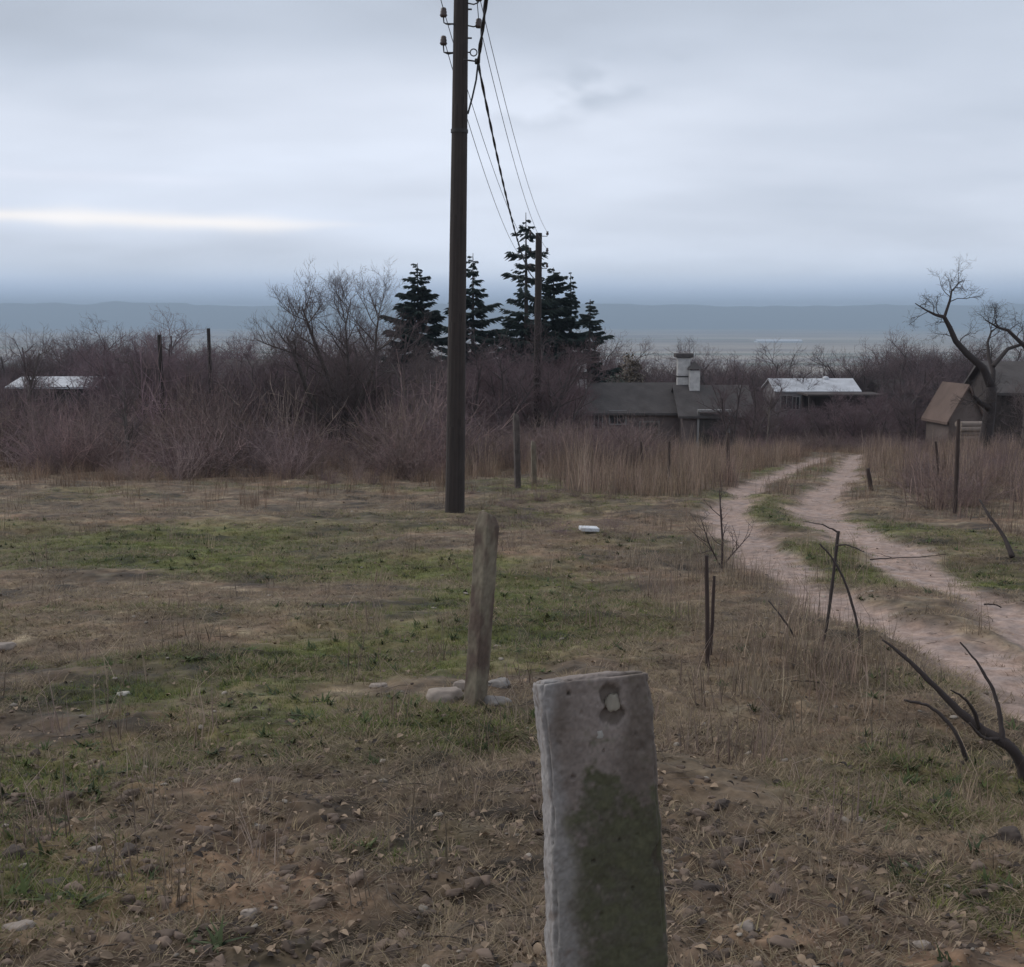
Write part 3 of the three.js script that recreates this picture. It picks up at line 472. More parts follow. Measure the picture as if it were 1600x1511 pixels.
{
  srand(71);
  const needle = vmat(.85);
  const list = [   // u, top v, width px at base of what shows, d, options, label
    [652, 408, 8.2, 84, { pow: .72 }, 'broad conical spruce clear of the pole above the bare tree tops'],
    [738, 392, 7.8, 82, { open: .4 }, 'spruce half hidden behind the near utility pole'],
    [823, 328, 8.2, 78, { open: 1, pow: .62 }, 'tallest spruce with an open sparse dead looking top'],
    [864, 415, 5.6, 84, { pow: .5 }, 'round shouldered spruce just behind the farther utility pole'],
    [893, 425, 4.2, 86, {}, 'narrow pointed spruce between two wider ones'],
    [921, 465, 5.6, 80, {}, 'lowest spruce beside the white banded chimney']];
  for (const [u, v, w, d, o, label] of list) { const t = at(u, v, d), y = Ht(t.x, d, 0) - .2, geos = spruce(t.y - y, w, o), g = base(V(t.x, y, t.z), rr(0, 6)); part(g, 'trunk', geos[0], barkMat); part(g, 'crown', geos[1], needle); top(g, 'spruce_tree', label, 'tree', 'spruces behind the bare trees'); }
  // brown dead-leaved tree and low evergreen behind the cottage roof
  const clump = (n, rx, ry, c0, c1, ls) => { const g = new GB(); for (let k = 0; k < n; k++) { const a = rr(0, 6.28), b = Math.acos(rr(-1, 1)), q = Math.pow(rnd(), .4) * (0.8 + .35 * fbm(a * 2, b * 2, 2, 9)), x = Math.cos(a) * Math.sin(b) * rx * q, y = ry + Math.cos(b) * ry * q, z = Math.sin(a) * Math.sin(b) * rx * q, t = rnd(); g.col = c0.map((v, m) => lerp(v, c1[m], t)); g.blade(x, y, z, ls * rr(.6, 1.2), ls * .5, rr(0, 6.28), rr(.2, 2), .6); } return g.geo(); };
  const bp = at(985, 640, 90); bp.y = Ht(bp.x, 90, 0); const bg = base(bp); const bt = new GB(); bt.col = DARK; bt.tube([V(0, -.2, 0), V(.1, 3, 0), V(0, 6.2, 0)], [.2, .13, .03], 6);
  const th = at(985, 552, 90).y - bp.y; part(bg, 'trunk', bt.geo(), barkMat); part(bg, 'crown', clump(3600, 1.3, th / 2 - .3, [.14, .115, .09], [.26, .215, .17], .36).translate(0, .6, 0), bladeMat); top(bg, 'leafy_brown_tree', 'brown tree with withered leaves rising behind the cottage roof', 'tree');
  const ep = at(955, 640, 88); ep.y = Ht(ep.x, 88, 0); const eg = base(ep), et = new GB(); et.col = DARK; et.tube([V(0, -.2, 0), V(0, 2.5, 0)], [.12, .05], 6); const eh = at(955, 580, 88).y - ep.y; part(eg, 'trunk', et.geo(), barkMat); part(eg, 'crown', clump(3600, 1.6, eh / 2, [.06, .075, .058], [.11, .13, .10], .34), bladeMat); top(eg, 'evergreen_shrub', 'dull green shrub between the spruce and the withered tree', 'shrub');
}
console.log('trees done');

// ================================================================ HOUSES
const wallM = mat(.22, .18, .175, .95, { map: wallTint }), paleM = mat(.74, .73, .72, .9, { map: wallTint }), roofM = mat(.105, .094, .092, .95, { map: wallTint, bumpMap: soilBump, bumpScale: .03 }), darkM = mat(.055, .048, .045, .7), frameM = mat(.3, .295, .29, .8), glassM = mat(.035, .04, .045, .15), timberM = mat(.075, .06, .055, .95, { map: woodTint }), terraM = mat(.175, .125, .105, .95, { map: wallTint }), metalM = mat(.62, .65, .70, .5, { map: wallTint });
function gable(w, d, h, ov = .35, th = .14) {   // roof over w x d, ridge along x
  const s = new THREE.Shape(), a = d / 2 + ov, k = h / (d / 2), lo = -ov * k; s.moveTo(-a, lo); s.lineTo(0, h); s.lineTo(a, lo); s.lineTo(a, lo + th); s.lineTo(0, h + th * 1.3); s.lineTo(-a, lo + th); s.closePath();
  return uvBox(new THREE.ExtrudeGeometry(s, { depth: w + 2 * ov, bevelEnabled: false }).translate(0, 0, -(w + 2 * ov) / 2).rotateY(Math.PI / 2), .35);
}
function gableWall(w, d, hw, hr) { const s = new THREE.Shape(); s.moveTo(-d / 2, -.6); s.lineTo(d / 2, -.6); s.lineTo(d / 2, hw); s.lineTo(0, hw + hr - .02); s.lineTo(-d / 2, hw); s.closePath(); return uvBox(new THREE.ExtrudeGeometry(s, { depth: w, bevelEnabled: false }).translate(0, 0, -w / 2).rotateY(Math.PI / 2), .4); }
function windowIn(parent, x, y, z, w, h, fr = .07) { const f = part(parent, 'window', mergeGeometries([boxGeo(w + 2 * fr, fr, .1, 0, -fr, 0), boxGeo(w + 2 * fr, fr, .1, 0, h, 0), boxGeo(fr, h, .1, -w / 2 - fr / 2, 0, 0), boxGeo(fr, h, .1, w / 2 + fr / 2, 0, 0), boxGeo(fr * .7, h, .08, 0, 0, 0)]), frameM); f.position.set(x, y, z + .04); part(f, 'pane', boxGeo(w - .004, h - .004, .02, 0, .002, -.02), glassM); return f; }
function chimney(parent, x, y, z, w, h, m, bands, cap) {
  const c = part(parent, 'chimney', boxGeo(w, h, w * .9, 0, 0, 0, .02), m); c.position.set(x, y, z);
  for (const b of bands) part(c, 'band', boxGeo(w + .06, .09, w * .9 + .06, 0, h * b, 0), roofM);
  if (cap === 'flat') part(c, 'cap', boxGeo(w + .35, .28, w + .3, 0, h, 0, .05), roofM);
  if (cap === 'hood') { const g = new THREE.ConeGeometry(w * .95, .5, 4).rotateY(Math.PI / 4).translate(0, h + .35, 0); part(c, 'hood', mergeGeometries([g.toNonIndexed(), ...[-1, 1].map(s => boxGeo(.08, .14, .08, s * w * .35, h, 0).toNonIndexed())]), darkM); }
  return c;
}
{ // cottage with three chimneys
  const D = 75, c = at(985, 640, D), gy = Ht(c.x, D, 0), X = u => (u - 985) / F * D, Y = v => at(985, v, D).y - gy;
  const o = base(V(c.x, gy, -D - 3)), w = X(1075) - X(880), hw = Y(644), hr = Y(606) - hw, cx = (X(1075) + X(880)) / 2;
  part(o, 'wall', gableWall(w, 6, hw, hr).translate(cx, 0, 0), wallM); const rf = part(o, 'roof', gable(w, 6, hr).translate(cx, hw, 0), roofM);
  chimney(rf, X(912), Y(614), .4, .62, Y(569) - Y(614), paleM, [.42, .62], 'flat');
  const wx = (X(1062) + X(1168)) / 2, ww = X(1168) - X(1062);
  part(o, 'wing_wall', gableWall(ww, 5.4, hw - .1, hr * 1.02).translate(wx, 0, 1.6), wallM); const wr = part(o, 'wing_roof', gable(ww, 5.4, hr * 1.02, .3).translate(wx, hw - .1, 1.6), roofM);
  chimney(wr, X(1073), Y(608), 1.2, .80, Y(560) - Y(608), paleM, [.35], 'flat'); chimney(wr, X(1088), Y(612), 1.9, .66, Y(580) - Y(612), paleM, [], 'hood');
  windowIn(o, X(965), Y(662), 3.0, 1.0, .8); windowIn(o, X(935), Y(670), 3.0, .45, 1.0);
  const dr = part(o, 'door', boxGeo(1.1, 2.0, .1, X(1015), 0, 3.03), darkM); part(dr, 'door_frame', mergeGeometries([boxGeo(.1, 2.1, .14, X(1015) - .62, 0, 3.03), boxGeo(.1, 2.1, .14, X(1015) + .62, 0, 3.03), boxGeo(1.34, .1, .14, X(1015), 2.1, 3.03)]), mat(.24, .22, .21));
  const pz = 4.32 + .05, pw = X(1133) - X(1087), px = (X(1133) + X(1087)) / 2; const po = part(o, 'porch_frame', mergeGeometries([boxGeo(pw + .2, .12, .5, px, Y(640), pz + .2), boxGeo(.13, Y(640) + .3, .2, X(1086), -.3, pz), boxGeo(.1, Y(640) + .3, .2, X(1134), -.3, pz)]), frameM); part(po, 'porch_shade_panel', boxGeo(pw - .1, Y(642) - .1, .06, px, .05, pz - .03), darkM);  // flat dark panel; its colour stands for the shade inside the porch
  top(o, 'cottage', 'low grey roofed cottage with three white chimneys behind dry grass', 'house');
}
{ // pale roofed shed with the car port and the car
  const D = 96, gy = Ht(at(1280, 640, D).x, D, 0), X = u => (u - 1280) / F * D, Y = v => at(1280, v, D).y - gy, o = base(V(at(1280, 600, D).x, gy, -D - 3));
  const w = X(1345) - X(1216), hw = Y(612), hr = Y(596) - hw, cx = (X(1345) + X(1216)) / 2;
  part(o, 'wall', gableWall(w, 5, hw, hr).translate(cx, 0, 0), mat(.30, .29, .30, .9, { map: wallTint })); part(o, 'roof', gable(w, 5, hr, .2, .08).translate(cx, hw, 0), metalM);
  windowIn(o, X(1232), Y(640), 2.5, .9, 1.1); windowIn(o, X(1247), Y(640), 2.5, .5, 1.0);
  part(o, 'vent_cap', new THREE.SphereGeometry(.35, 10, 6, 0, 6.3, 0, 1.6).translate(X(1305), Y(597), 0), metalM);
  top(o, 'metal_roofed_house', 'low house with long pale metal roof across the end of the road', 'house');
  const p = base(V(at(1300, 600, D).x, gy, -D + 2)), X2 = u => (u - 1300) / F * (D - 2), Y2 = v => at(1300, v, D - 2).y - gy;
  part(p, 'roof', boxGeo(X2(1362) - X2(1244), .14, 3.4, (X2(1362) + X2(1244)) / 2, Y2(617), 0), timberM);
  for (const [u, z] of [[1248, 1.5], [1252, -1.5], [1356, 1.5], [1352, -1.5]]) part(p, 'post', boxGeo(.16, Y2(617) + .2, .16, X2(u), -.2, z), timberM);
  part(p, 'back_wall', boxGeo(X2(1350) - X2(1250), Y2(619), .08, (X2(1350) + X2(1250)) / 2, -.02, -1.62), timberM);
  top(p, 'car_port', 'dark open timber car port before the pale roofed house', 'car port');
  // parked car with a pale bonnet
  const car = base(V(at(1304, 640, D).x, gy + .02, -D + 2.2)), body = new THREE.Shape(); body.moveTo(-2.0, .32); body.lineTo(2.05, .32); body.lineTo(2.1, .75); body.lineTo(1.95, .95); body.lineTo(1.25, 1.0); body.lineTo(.75, 1.45); body.lineTo(-.6, 1.47); body.lineTo(-1.15, 1.02); body.lineTo(-1.95, .9); body.lineTo(-2.05, .6); body.closePath();
  const carM = mat(.10, .10, .11, .35); part(car, 'body', new THREE.ExtrudeGeometry(body, { depth: 1.5, bevelEnabled: true, bevelSize: .05, bevelThickness: .08, bevelSegments: 2 }).translate(0, 0, -.75), carM);
  part(car, 'bonnet', boxGeo(.85, .05, 1.4, -1.55, .97, 0, .02), paleM).userData.label = 'white bonnet';
  part(car, 'side_window', boxGeo(1.15, .36, .04, .05, 1.04, .84), glassM); part(car, 'windscreen', boxGeo(.05, .52, 1.3, 0, 0, 0).rotateZ(-.88).translate(-1.08, 1.05, 0), glassM);
  for (const [x, z] of [[-1.3, .76], [1.3, .76], [-1.3, -.76], [1.3, -.76]]) { const wh = part(car, 'wheel', new THREE.CylinderGeometry(.32, .32, .2, 18).rotateX(Math.PI / 2).translate(x, .32, z), darkM); part(wh, 'rim', new THREE.CylinderGeometry(.19, .19, .22, 12).rotateX(Math.PI / 2).translate(x, .32, z), metalM); }
  for (const z of [-.55, .55]) part(car, 'headlight', boxGeo(.06, .16, .3, -2.09, .62, z, .02), frameM);
  top(car, 'parked_car', 'dark car with white bonnet parked under the open car port', 'car');
}
{ // small cabin right of it
  const D = 104, gy = Ht(at(1390, 640, D).x, D, 0), Y = v => at(1390, v, D).y - gy, o = base(V(at(1388, 600, D).x, gy, -D), .3); const hw = Y(612);
  part(o, 'wall', gableWall(2.8, 3, hw, .9), wallM); part(o, 'roof', gable(2.8, 3, .9, .3).translate(0, hw, 0), roofM); windowIn(o, -.7, hw - 1, 1.5, .8, .6); windowIn(o, .5, hw - 1, 1.5, .5, .6);
  top(o, 'garden_cabin', 'small dark cabin with a peaked roof beside the pale roofed house', 'cabin');
}
{ // shed with terracotta roof and log stack behind the forked tree
  const D = 56, gy = Ht(at(1505, 640, D).x, D, 0), X = u => (u - 1505) / F * D, Y = v => at(1505, v, D).y - gy, o = base(V(at(1512, 600, D).x, gy, -D - 1.5), .12), hw = Y(653), hr = Y(606) - hw;
  part(o, 'wall', gableWall(2.3, 1.7, hw, hr).rotateY(Math.PI / 2), mat(.20, .16, .145, .95, { map: wallTint })); const r = part(o, 'roof', gable(2.3, 1.7, hr, .2, .12).rotateY(Math.PI / 2).translate(0, hw, 0), terraM); r.userData.label = 'faded terracotta tiled roof';
  top(o, 'tiled_shed', 'small gabled shed with faded terracotta roof behind the forked tree', 'shed');
  srand(81); const lg = base(V(at(1510, 640, D).x, gy, -D + 1.0), .12); lg.position.y = Ht(lg.position.x, D - 1, 0); const lm = [mat(.42, .36, .31, .95, { map: woodTint }), mat(.33, .275, .235, .95, { map: woodTint }), mat(.25, .205, .18, .95, { map: woodTint })], lgeo = new THREE.CylinderGeometry(.12, .125, 1.6, 9).rotateZ(Math.PI / 2);
  for (let j = 0; j < 7; j++) for (let k = 0; k < 2; k++) { const m = part(lg, 'log', lgeo, pick(lm)); m.position.set(rr(-.12, .12), .12 + j * .215, (k - .5) * .25 + (j % 2 ? .06 : -.04)); m.rotation.set(rr(0, 3), rr(-.03, .03), rr(-.02, .02)); }
  top(lg, 'log_stack', 'stack of pale cut logs against the terracotta roofed shed', 'logs');
  // dark timber barn at the edge of the picture
  const D2 = 60, gy2 = Ht(at(1610, 640, D2).x, D2, 0), Y2 = v => at(1610, v, D2).y - gy2, b = base(V(at(1628, 600, D2).x, gy2, -D2 - 2), -.1), h2 = Y2(612), r2 = Y2(572) - h2;
  part(b, 'wall', gableWall(4.4, 5, h2, r2), timberM); part(b, 'roof', gable(4.4, 5, r2, .3).translate(0, h2, 0), roofM); part(b, 'door', boxGeo(1.4, 2.1, .08, .4, 0, 2.56), darkM);
  top(b, 'timber_barn', 'dark timber barn at the edge of the picture behind the forked tree', 'barn');
}
{ // sheds far left beyond the thicket
  const mkShed = (u, vTop, vEave, d, w, m, rm, name, label) => { const p = at(u, vEave, d), gy = Ht(p.x, d, 0), hw = p.y - gy, hr = at(u, vTop, d).y - p.y, o = base(V(p.x, gy, -d), rr(-.1, .1)); part(o, 'wall', gableWall(w, 4, hw, hr), m); part(o, 'roof', gable(w, 4, hr, .3, .1).translate(0, hw, 0), rm); const wn = windowIn(o, -w * .25, hw - 1.2, 2, .8, .6, .05); wn.material = timberM; part(o, 'door', boxGeo(.9, 1.9, .06, w * .2, 0, 2.03), darkM); top(o, name, label, 'shed'); };
  mkShed(115, 592, 602, 62, 4.8, darkM.clone(), metalM, 'low_shed', 'low dark shed with a thin pale roof above the brambles');
  mkShed(375, 565, 588, 66, 3.4, wallM, roofM, 'field_hut', 'grey field hut with a peaked roof beyond the bare shrubs');
  mkShed(310, 572, 590, 74, 3.0, wallM, terraM.clone(), 'red_roofed_hut', 'small hut with a dull red roof among bare trees');
  mkShed(215, 560, 580, 82, 3.2, mat(.3, .3, .3), roofM, 'pale_hut', 'small pale walled hut between the low shed and red roofed hut');
  // long glasshouse far out on the plain
  const gp = at(1216, 529, 3900); gp.y = Hd(3900); const o = base(gp); part(o, 'roof', gable(150, 50, 5, 0, .5).translate(0, 5, 0), mat(.6, .62, .65, .5)); part(o, 'wall', boxGeo(150, 5, 50), mat(.6, .62, .65, .5)); top(o, 'far_greenhouse', 'white streak of a long greenhouse far out on the plain', 'greenhouse');
}

// ================================================================ POLES, WIRES, POSTS
const poleM = mat(.062, .049, .044, .9, { map: woodTint, bumpMap: woodBump, bumpScale: .012 }), ironM = mat(.05, .045, .043, .6, { metalness: .4 }), porcM = mat(.085, .062, .055, .3), wireM = mat(.03, .03, .033, .6), paleWireM = mat(.16, .17, .18, .55);
function poleGeo(h, r0, r1, sd) { const pts = 28, g = new THREE.CylinderGeometry(r1, r0, h, 20, pts, false).translate(0, h / 2, 0), p = g.attributes.position, uv = g.attributes.uv; for (let i = 0; i < p.count; i++) { const y = p.getY(i), k = 1 + .05 * (fbm(y * .8 + sd, Math.atan2(p.getX(i), p.getZ(i)) * .5, 2, sd) - .5); p.setX(i, p.getX(i) * k); p.setZ(i, p.getZ(i) * k); uv.setXY(i, uv.getX(i) * 1.0, uv.getY(i) * h / 1.6); } g.computeVertexNormals(); return g; }
const wires = [];
const P1D = 18;
{
  const b = at(710, 789, P1D); b.y = groundY(b.x, P1D) - .25; const tp = at(721.5, -92, P1D), o = base(b), h = tp.y - b.y, ax = tp.clone().sub(b); o.rotation.z = -Math.atan2(ax.x, ax.y);
  const r0 = 15.6 / F * P1D, r1 = 10.4 / F * P1D; part(o, 'pole_shaft', poleGeo(h, r0, r1, 3), poleM);
  const loc = (u, v, dd = 0) => { const p = at(u, v, P1D + dd); o.updateMatrixWorld(true); return o.worldToLocal(p); };
  const rAt = y => lerp(r0, r1, y / h);
  part(o, 'iron_band', new THREE.CylinderGeometry(rAt(loc(717, 205).y) + .012, rAt(loc(717, 205).y) + .012, .05, 20).translate(0, loc(717, 205).y, 0), ironM);
  const insul = (pu, pv, hu, hv, dd) => {
    const ip = loc(pu, pv, dd), hp = loc(hu, hv, dd), g = new THREE.LatheGeometry([[.0, .075], [.03, .072], [.045, .05], [.04, .03], [.052, .012], [.045, -.01], [.058, -.035], [.04, -.06], [.0, -.062]].map(a => new THREE.Vector2(a[0], -a[1] * -1)), 14).translate(ip.x, ip.y, ip.z);
    const m = part(o, 'insulator', g, porcM), k = new GB(); k.tube([V(hp.x, hp.y, hp.z), V(lerp(hp.x, ip.x, .55), hp.y - .015, ip.z), V(lerp(hp.x, ip.x, .95), hp.y + .01, ip.z), V(ip.x, lerp(hp.y, ip.y, .5), ip.z), V(ip.x, ip.y - .04, ip.z)], .011, 6); part(m, 'bracket', k.geo(false), ironM); return at(pu, pv - 5, P1D + dd);
  };
  const a1 = insul(693, 20, 710, 37, -.05), a2 = insul(693, 64, 709, 83, .05), a3 = insul(748, 37, 731, 40, .05), a4 = insul(748, -5, 731, 5, -.05), a5 = insul(693, -30, 711, -8, 0), a6 = insul(750, -46, 732, -30, 0);
  for (const [u, v, l] of [[731, 15, .06], [731, 60, .06], [709, 38, .12], [709, 83, .13]]) { const q = loc(u, v), k = new GB(); k.tube([V(0, q.y, .02), V(q.x + Math.sign(q.x) * l, q.y, .02)], .013, 6); part(o, 'step_bolt', k.geo(false), ironM); }
  const rq = loc(740, 82); const rg = part(o, 'ring_bolt', new THREE.TorusGeometry(.05, .009, 6, 18).translate(rq.x, rq.y, rq.z), ironM); const rk = new GB(); rk.tube([V(0, rq.y, rq.z), V(rq.x - .05, rq.y, rq.z)], .01, 6); part(rg, 'bolt_shank', rk.geo(false), ironM);
  const cq = loc(745, 96, -.1); const ck = new GB(); ck.tube([V(.06, cq.y, cq.z + .1), V(cq.x, cq.y, cq.z)], .012, 6); const cl = part(o, 'cable_clamp', boxGeo(.06, .08, .05, cq.x, cq.y - .04, cq.z, .01), ironM); part(cl, 'clamp_arm', ck.geo(false), ironM);
  top(o, 'utility_pole', 'tall dark wooden utility pole with side insulators standing in the field', 'pole', 'utility poles');
  wires.push(a1, a2, a3, a4, a5, a6);
}
let pole2Top;
{
  const D = 46, b = at(838, 712, D); b.y = groundY(b.x, D) - .25; const t = at(842, 364, D), o = base(b), ax = t.clone().sub(b), h = ax.y; o.rotation.z = -Math.atan2(ax.x, ax.y);
  part(o, 'pole_shaft', poleGeo(h, .16, .125, 9), poleM);
  for (const [x, y] of [[-.33, .12], [.33, .12], [-.33, .75], [.33, .75], [-.33, 1.35], [.33, 1.35]]) { const g = new THREE.LatheGeometry([[0, .09], [.05, .08], [.035, .03], [.06, 0], [.04, -.06], [0, -.065]].map(a => new THREE.Vector2(...a)), 10).translate(x, h - y + .1, 0), m = part(o, 'insulator', g, porcM), k = new GB(); k.tube([V(0, h - y, 0), V(x, h - y, 0), V(x, h - y + .06, 0)], .014, 5); part(m, 'bracket', k.geo(false), ironM); }
  top(o, 'utility_pole', 'farther utility pole standing in front of the spruces', 'pole', 'utility poles'); pole2Top = (x, y) => { o.updateMatrixWorld(true); return o.localToWorld(V(x, h - y + .15, 0)); };
}
{
  const sag = (a, b, s, n = 26) => { const out = []; for (let k = 0; k <= n; k++) { const t = k / n, p = a.clone().lerp(b, t); p.y -= s * 4 * t * (1 - t); out.push(p); } return out; };
  const wire = (pts, r, m, name, label) => { const g = new GB(); g.tube(pts, r, 6); top(new THREE.Mesh(g.geo(false), m), name, label, 'wire', 'overhead lines'); };
  const ends = [pole2Top(-.33, .75), pole2Top(-.33, 1.35), pole2Top(.33, .75), pole2Top(.33, .12)];
  wire(sag(wires[0], ends[0], .55), .006, wireM, 'overhead_wire', 'thin wire from the upper insulator facing away from the track to the farther pole');
  wire(sag(wires[1], ends[1], .75), .006, wireM, 'overhead_wire', 'lowest thin wire emerging behind the pole beneath the iron band');
  wire(sag(wires[2], ends[2], .60), .006, paleWireM, 'overhead_wire', 'pale thin wire running down towards the spruce top');
  wire(sag(wires[3], ends[3], .50), .006, paleWireM, 'overhead_wire', 'outermost pale wire between the two poles');
  wire(sag(wires[0], V(-1.6, 8.6, -2), .3), .006, wireM, 'service_wire', 'thin wire rising from the top visible insulator out of the picture');
  wire(sag(wires[2], V(-.5, 8.8, -2), .3), .006, wireM, 'service_wire', 'thin wire rising above the insulator nearest the thick cable');
  // thick twisted cable: overhead from behind the viewer, through the clamp, on to the farther pole
  const c0 = at(747, 98, P1D - .1), twist = (pts, r, name, label) => { const o = base(V(0, 0, 0)); for (let s = 0; s < 2; s++) { const g = new GB(); g.tube(pts.map((p, k) => V(p.x + Math.cos(k * 1.1 + s * 3.14) * r * .8, p.y + Math.sin(k * 1.1 + s * 3.14) * r * .8, p.z)), r, 6); part(o, 'strand', g.geo(false), wireM); } top(o, name, label, 'cable', 'overhead lines'); };
  twist(sag(c0, V(.62, 8.2, -3), .25, 60), .017, 'twisted_cable', 'thick twisted cable coming down from above into the pole clamp');
  twist(sag(c0, pole2Top(-.1, 1.9), .75, 90), .013, 'twisted_cable', 'thick twisted cable sagging from the clamp towards the spruces');
  const g = new GB(); g.tube([c0, at(744, 125, P1D - .08), at(738, 152, P1D - .05), at(731, 178, P1D - .06)], .014, 6); top(new THREE.Mesh(g.geo(false), wireM), 'cable_tail', 'short cable tail curving from the clamp back to the pole', 'cable');
}
// concrete fence posts
function concretePost(w, h, d, segs, r, shape, colour) {
  let g = new THREE.BoxGeometry(w, h, d, ...segs); g.deleteAttribute('uv'); g.deleteAttribute('normal'); g = mergeVertices(g, 1e-5);
  const p = g.attributes.position, col = new Float32Array(p.count * 3), hw = w / 2 - r, hh = h / 2 - r, hd = d / 2 - r;
  for (let i = 0; i < p.count; i++) {
    let x = p.getX(i), y = p.getY(i), z = p.getZ(i); const ix = clamp(x, -hw, hw), iy = clamp(y, -hh, hh), iz = clamp(z, -hd, hd), n = V(x - ix, y - iy, z - iz).normalize();
    const q = shape(x, y, z, n); const rr2 = r + q.out; let o = V(ix + n.x * rr2, iy + n.y * rr2, iz + n.z * rr2); o = q.warp ? q.warp(o) : o; p.setXYZ(i, o.x, o.y, o.z);
    const c = colour(x, y, z, n, q); col[3 * i] = c[0]; col[3 * i + 1] = c[1]; col[3 * i + 2] = c[2];
  }
  g.setAttribute('color', new THREE.BufferAttribute(col, 3)); g.translate(0, h / 2, 0); g.computeVertexNormals(); return g;
}
{ // the near post
  const D = 1.5, tp = at(919, 1039, D), bt = at(950, 1511, D), w0 = 172 / F * 1.55 * 0.985, H = 1.42, ax = tp.clone().sub(bt).normalize(), foot = tp.clone().addScaledVector(ax, -H);
  const mixc = (a, b, t) => a.map((v, i) => lerp(v, b[i], t));
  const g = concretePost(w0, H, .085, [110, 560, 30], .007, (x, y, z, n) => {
    const yt = H / 2 - y;   // metres below the top
    let out = (fbm3(x * 26, y * 26, z * 26, 4, 900) - .5) * .006 + (fbm3(x * 140, y * 140, z * 140, 3, 910) - .5) * .0028 - .0022 * ss(.78, .9, vn3(x * 130, y * 130, z * 130, 915)) + (fbm3(x * 7, y * 7, z * 7, 2, 905) - .5) * .006;
    const arris = Math.min(1, Math.abs(n.x * n.z) * 2 + Math.abs(n.y * n.z) * 2 + Math.abs(n.x * n.y) * 2); out -= arris * .007 * Math.max(0, fbm3(x * 30, y * 22, z * 30, 3, 920) - .38) * 3;
    let pit = 0;
    if (z > 0 && n.z > .5) {
      const cx = x - .022, cy = yt - .038, tri = Math.hypot((cx + .004) * (1.15 - cy * 10), cy * .66) - .0165; pit = Math.max(pit, ss(.006, -.004, tri + (fbm3(x * 48, y * 48, 1, 3, 930) - .5) * .026) * .009);
      for (const [hx, hy, hr, hp] of [[-.036, .022, .0032, .006], [-.022, .05, .003, .002], [.002, .105, .0026, .003], [-.055, .088, .005, .003], [-.04, .135, .004, .004], [-.008, .2, .003, .003], [-.02, .255, .004, .004], [.015, .23, .003, .003], [.03, .3, .003, .003], [-.012, .33, .0035, .003]]) { const q = Math.hypot(x - hx, yt - hy); pit = Math.max(pit, hp * ss(hr, hr * .5, q)); }
      const b = Math.hypot((x - .070) / .016, (yt - .262) / .022) + (fbm3(x * 120, y * 120, 2, 2, 935) - .5) * .5; pit = Math.max(pit, .008 * ss(1, .7, b));   // broken shell on the far arris
    }
    out -= pit;
    const notch = n.y > .5 ? .004 * ss(.02, .055, x) + .005 * Math.max(0, fbm(x * 60, z * 60, 2, 940) - .4) : 0; out -= notch;
    if (n.y > .5) out += -.003 * ss(.0, -.07, x);
    const wide = 1 + .24 * clamp(yt / H * 1.0) ;
    return { out, pit, warp: o => { o.x *= wide; o.x += .004 * Math.sin(yt * 9); if (o.y > H / 2 - .06) o.y -= (.0425 - o.z) * .30 * ss(.06, .0, H / 2 - y); return o; } };
  }, (x, y, z, n, q) => {
    const yt = H / 2 - y, f1 = fbm3(x * 18, y * 18, z * 18, 4, 950), f2 = fbm3(x * 60, y * 60, z * 60, 3, 960), f3 = fbm3(x * 9 + 4, y * 5, z * 9, 3, 970);
    let c = mixc([.18, .148, .128], [.29, .245, .22], f1); 
    
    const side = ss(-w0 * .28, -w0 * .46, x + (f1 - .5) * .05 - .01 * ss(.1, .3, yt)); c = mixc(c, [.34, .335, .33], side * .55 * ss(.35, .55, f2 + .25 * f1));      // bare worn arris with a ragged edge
    const brown = ss(.42, .6, f3 + .35 * ss(.02, .07, x) - .25 * ss(.2, .3, yt)) ; c = mixc(c, [.12, .096, .078], brown * .7 * (1 - side));
    const moss = n.z > 0 ? ss(.30, .66, .62 * ss(.10, .24, yt + (f1 - .5) * .16) + .30 * ss(-.065, .0, x - (f3 - .5) * .12) - .16 * ss(.055, .075, x + (f1 - .5) * .03) * ss(.05, .2, yt) + (f2 - .5) * .75 + (f1 - .5) * .4 + (vn3(x * 210, y * 210, z * 210, 986) - .5) * .22 - .10) : 0;
    c = mixc(c, mixc([.045, .047, .026], [.115, .112, .066], f2), moss * (.8 + .2 * ss(.35, .6, f2)) * (1 - side * .8));
    const grit = vn3(x * 330, y * 330, z * 330, 985), k = .68 + .40 * f2 + .34 * (grit - .5) + .16 * f1; c = c.map(v => v * k); if (q.pit > .004) c = mixc(c, [.10, .08, .064], .6); return c;  // shadow inside the deeper pits is painted in as dark brown
  });
  const o = base(foot); o.quaternion.setFromUnitVectors(V(0, 1, 0), ax); const spin = new THREE.Quaternion().setFromAxisAngle(V(0, 1, 0), .13); o.quaternion.multiply(spin);
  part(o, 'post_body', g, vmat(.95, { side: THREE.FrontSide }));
  const st = rockGeo(77, .022, .036, .016, .7, 3); { const p = st.attributes.position; for (let i = 0; i < p.count; i++) p.setX(i, p.getX(i) * (1 - p.getY(i) * 26)); st.computeVertexNormals(); } part(o, 'exposed_stone', st.translate(.0245, H - .042, .0365), mat(.30, .27, .22, .9));
  const st2 = rockGeo(78, .010, .017, .004, .6, 3); part(o, 'exposed_stone', st2.translate(.002, H - .082, .0425), mat(.36, .34, .31, .9));
  top(o, 'fence_post', 'broken topped concrete post stained with dark moss close to the viewer', 'post', 'concrete fence posts');
}
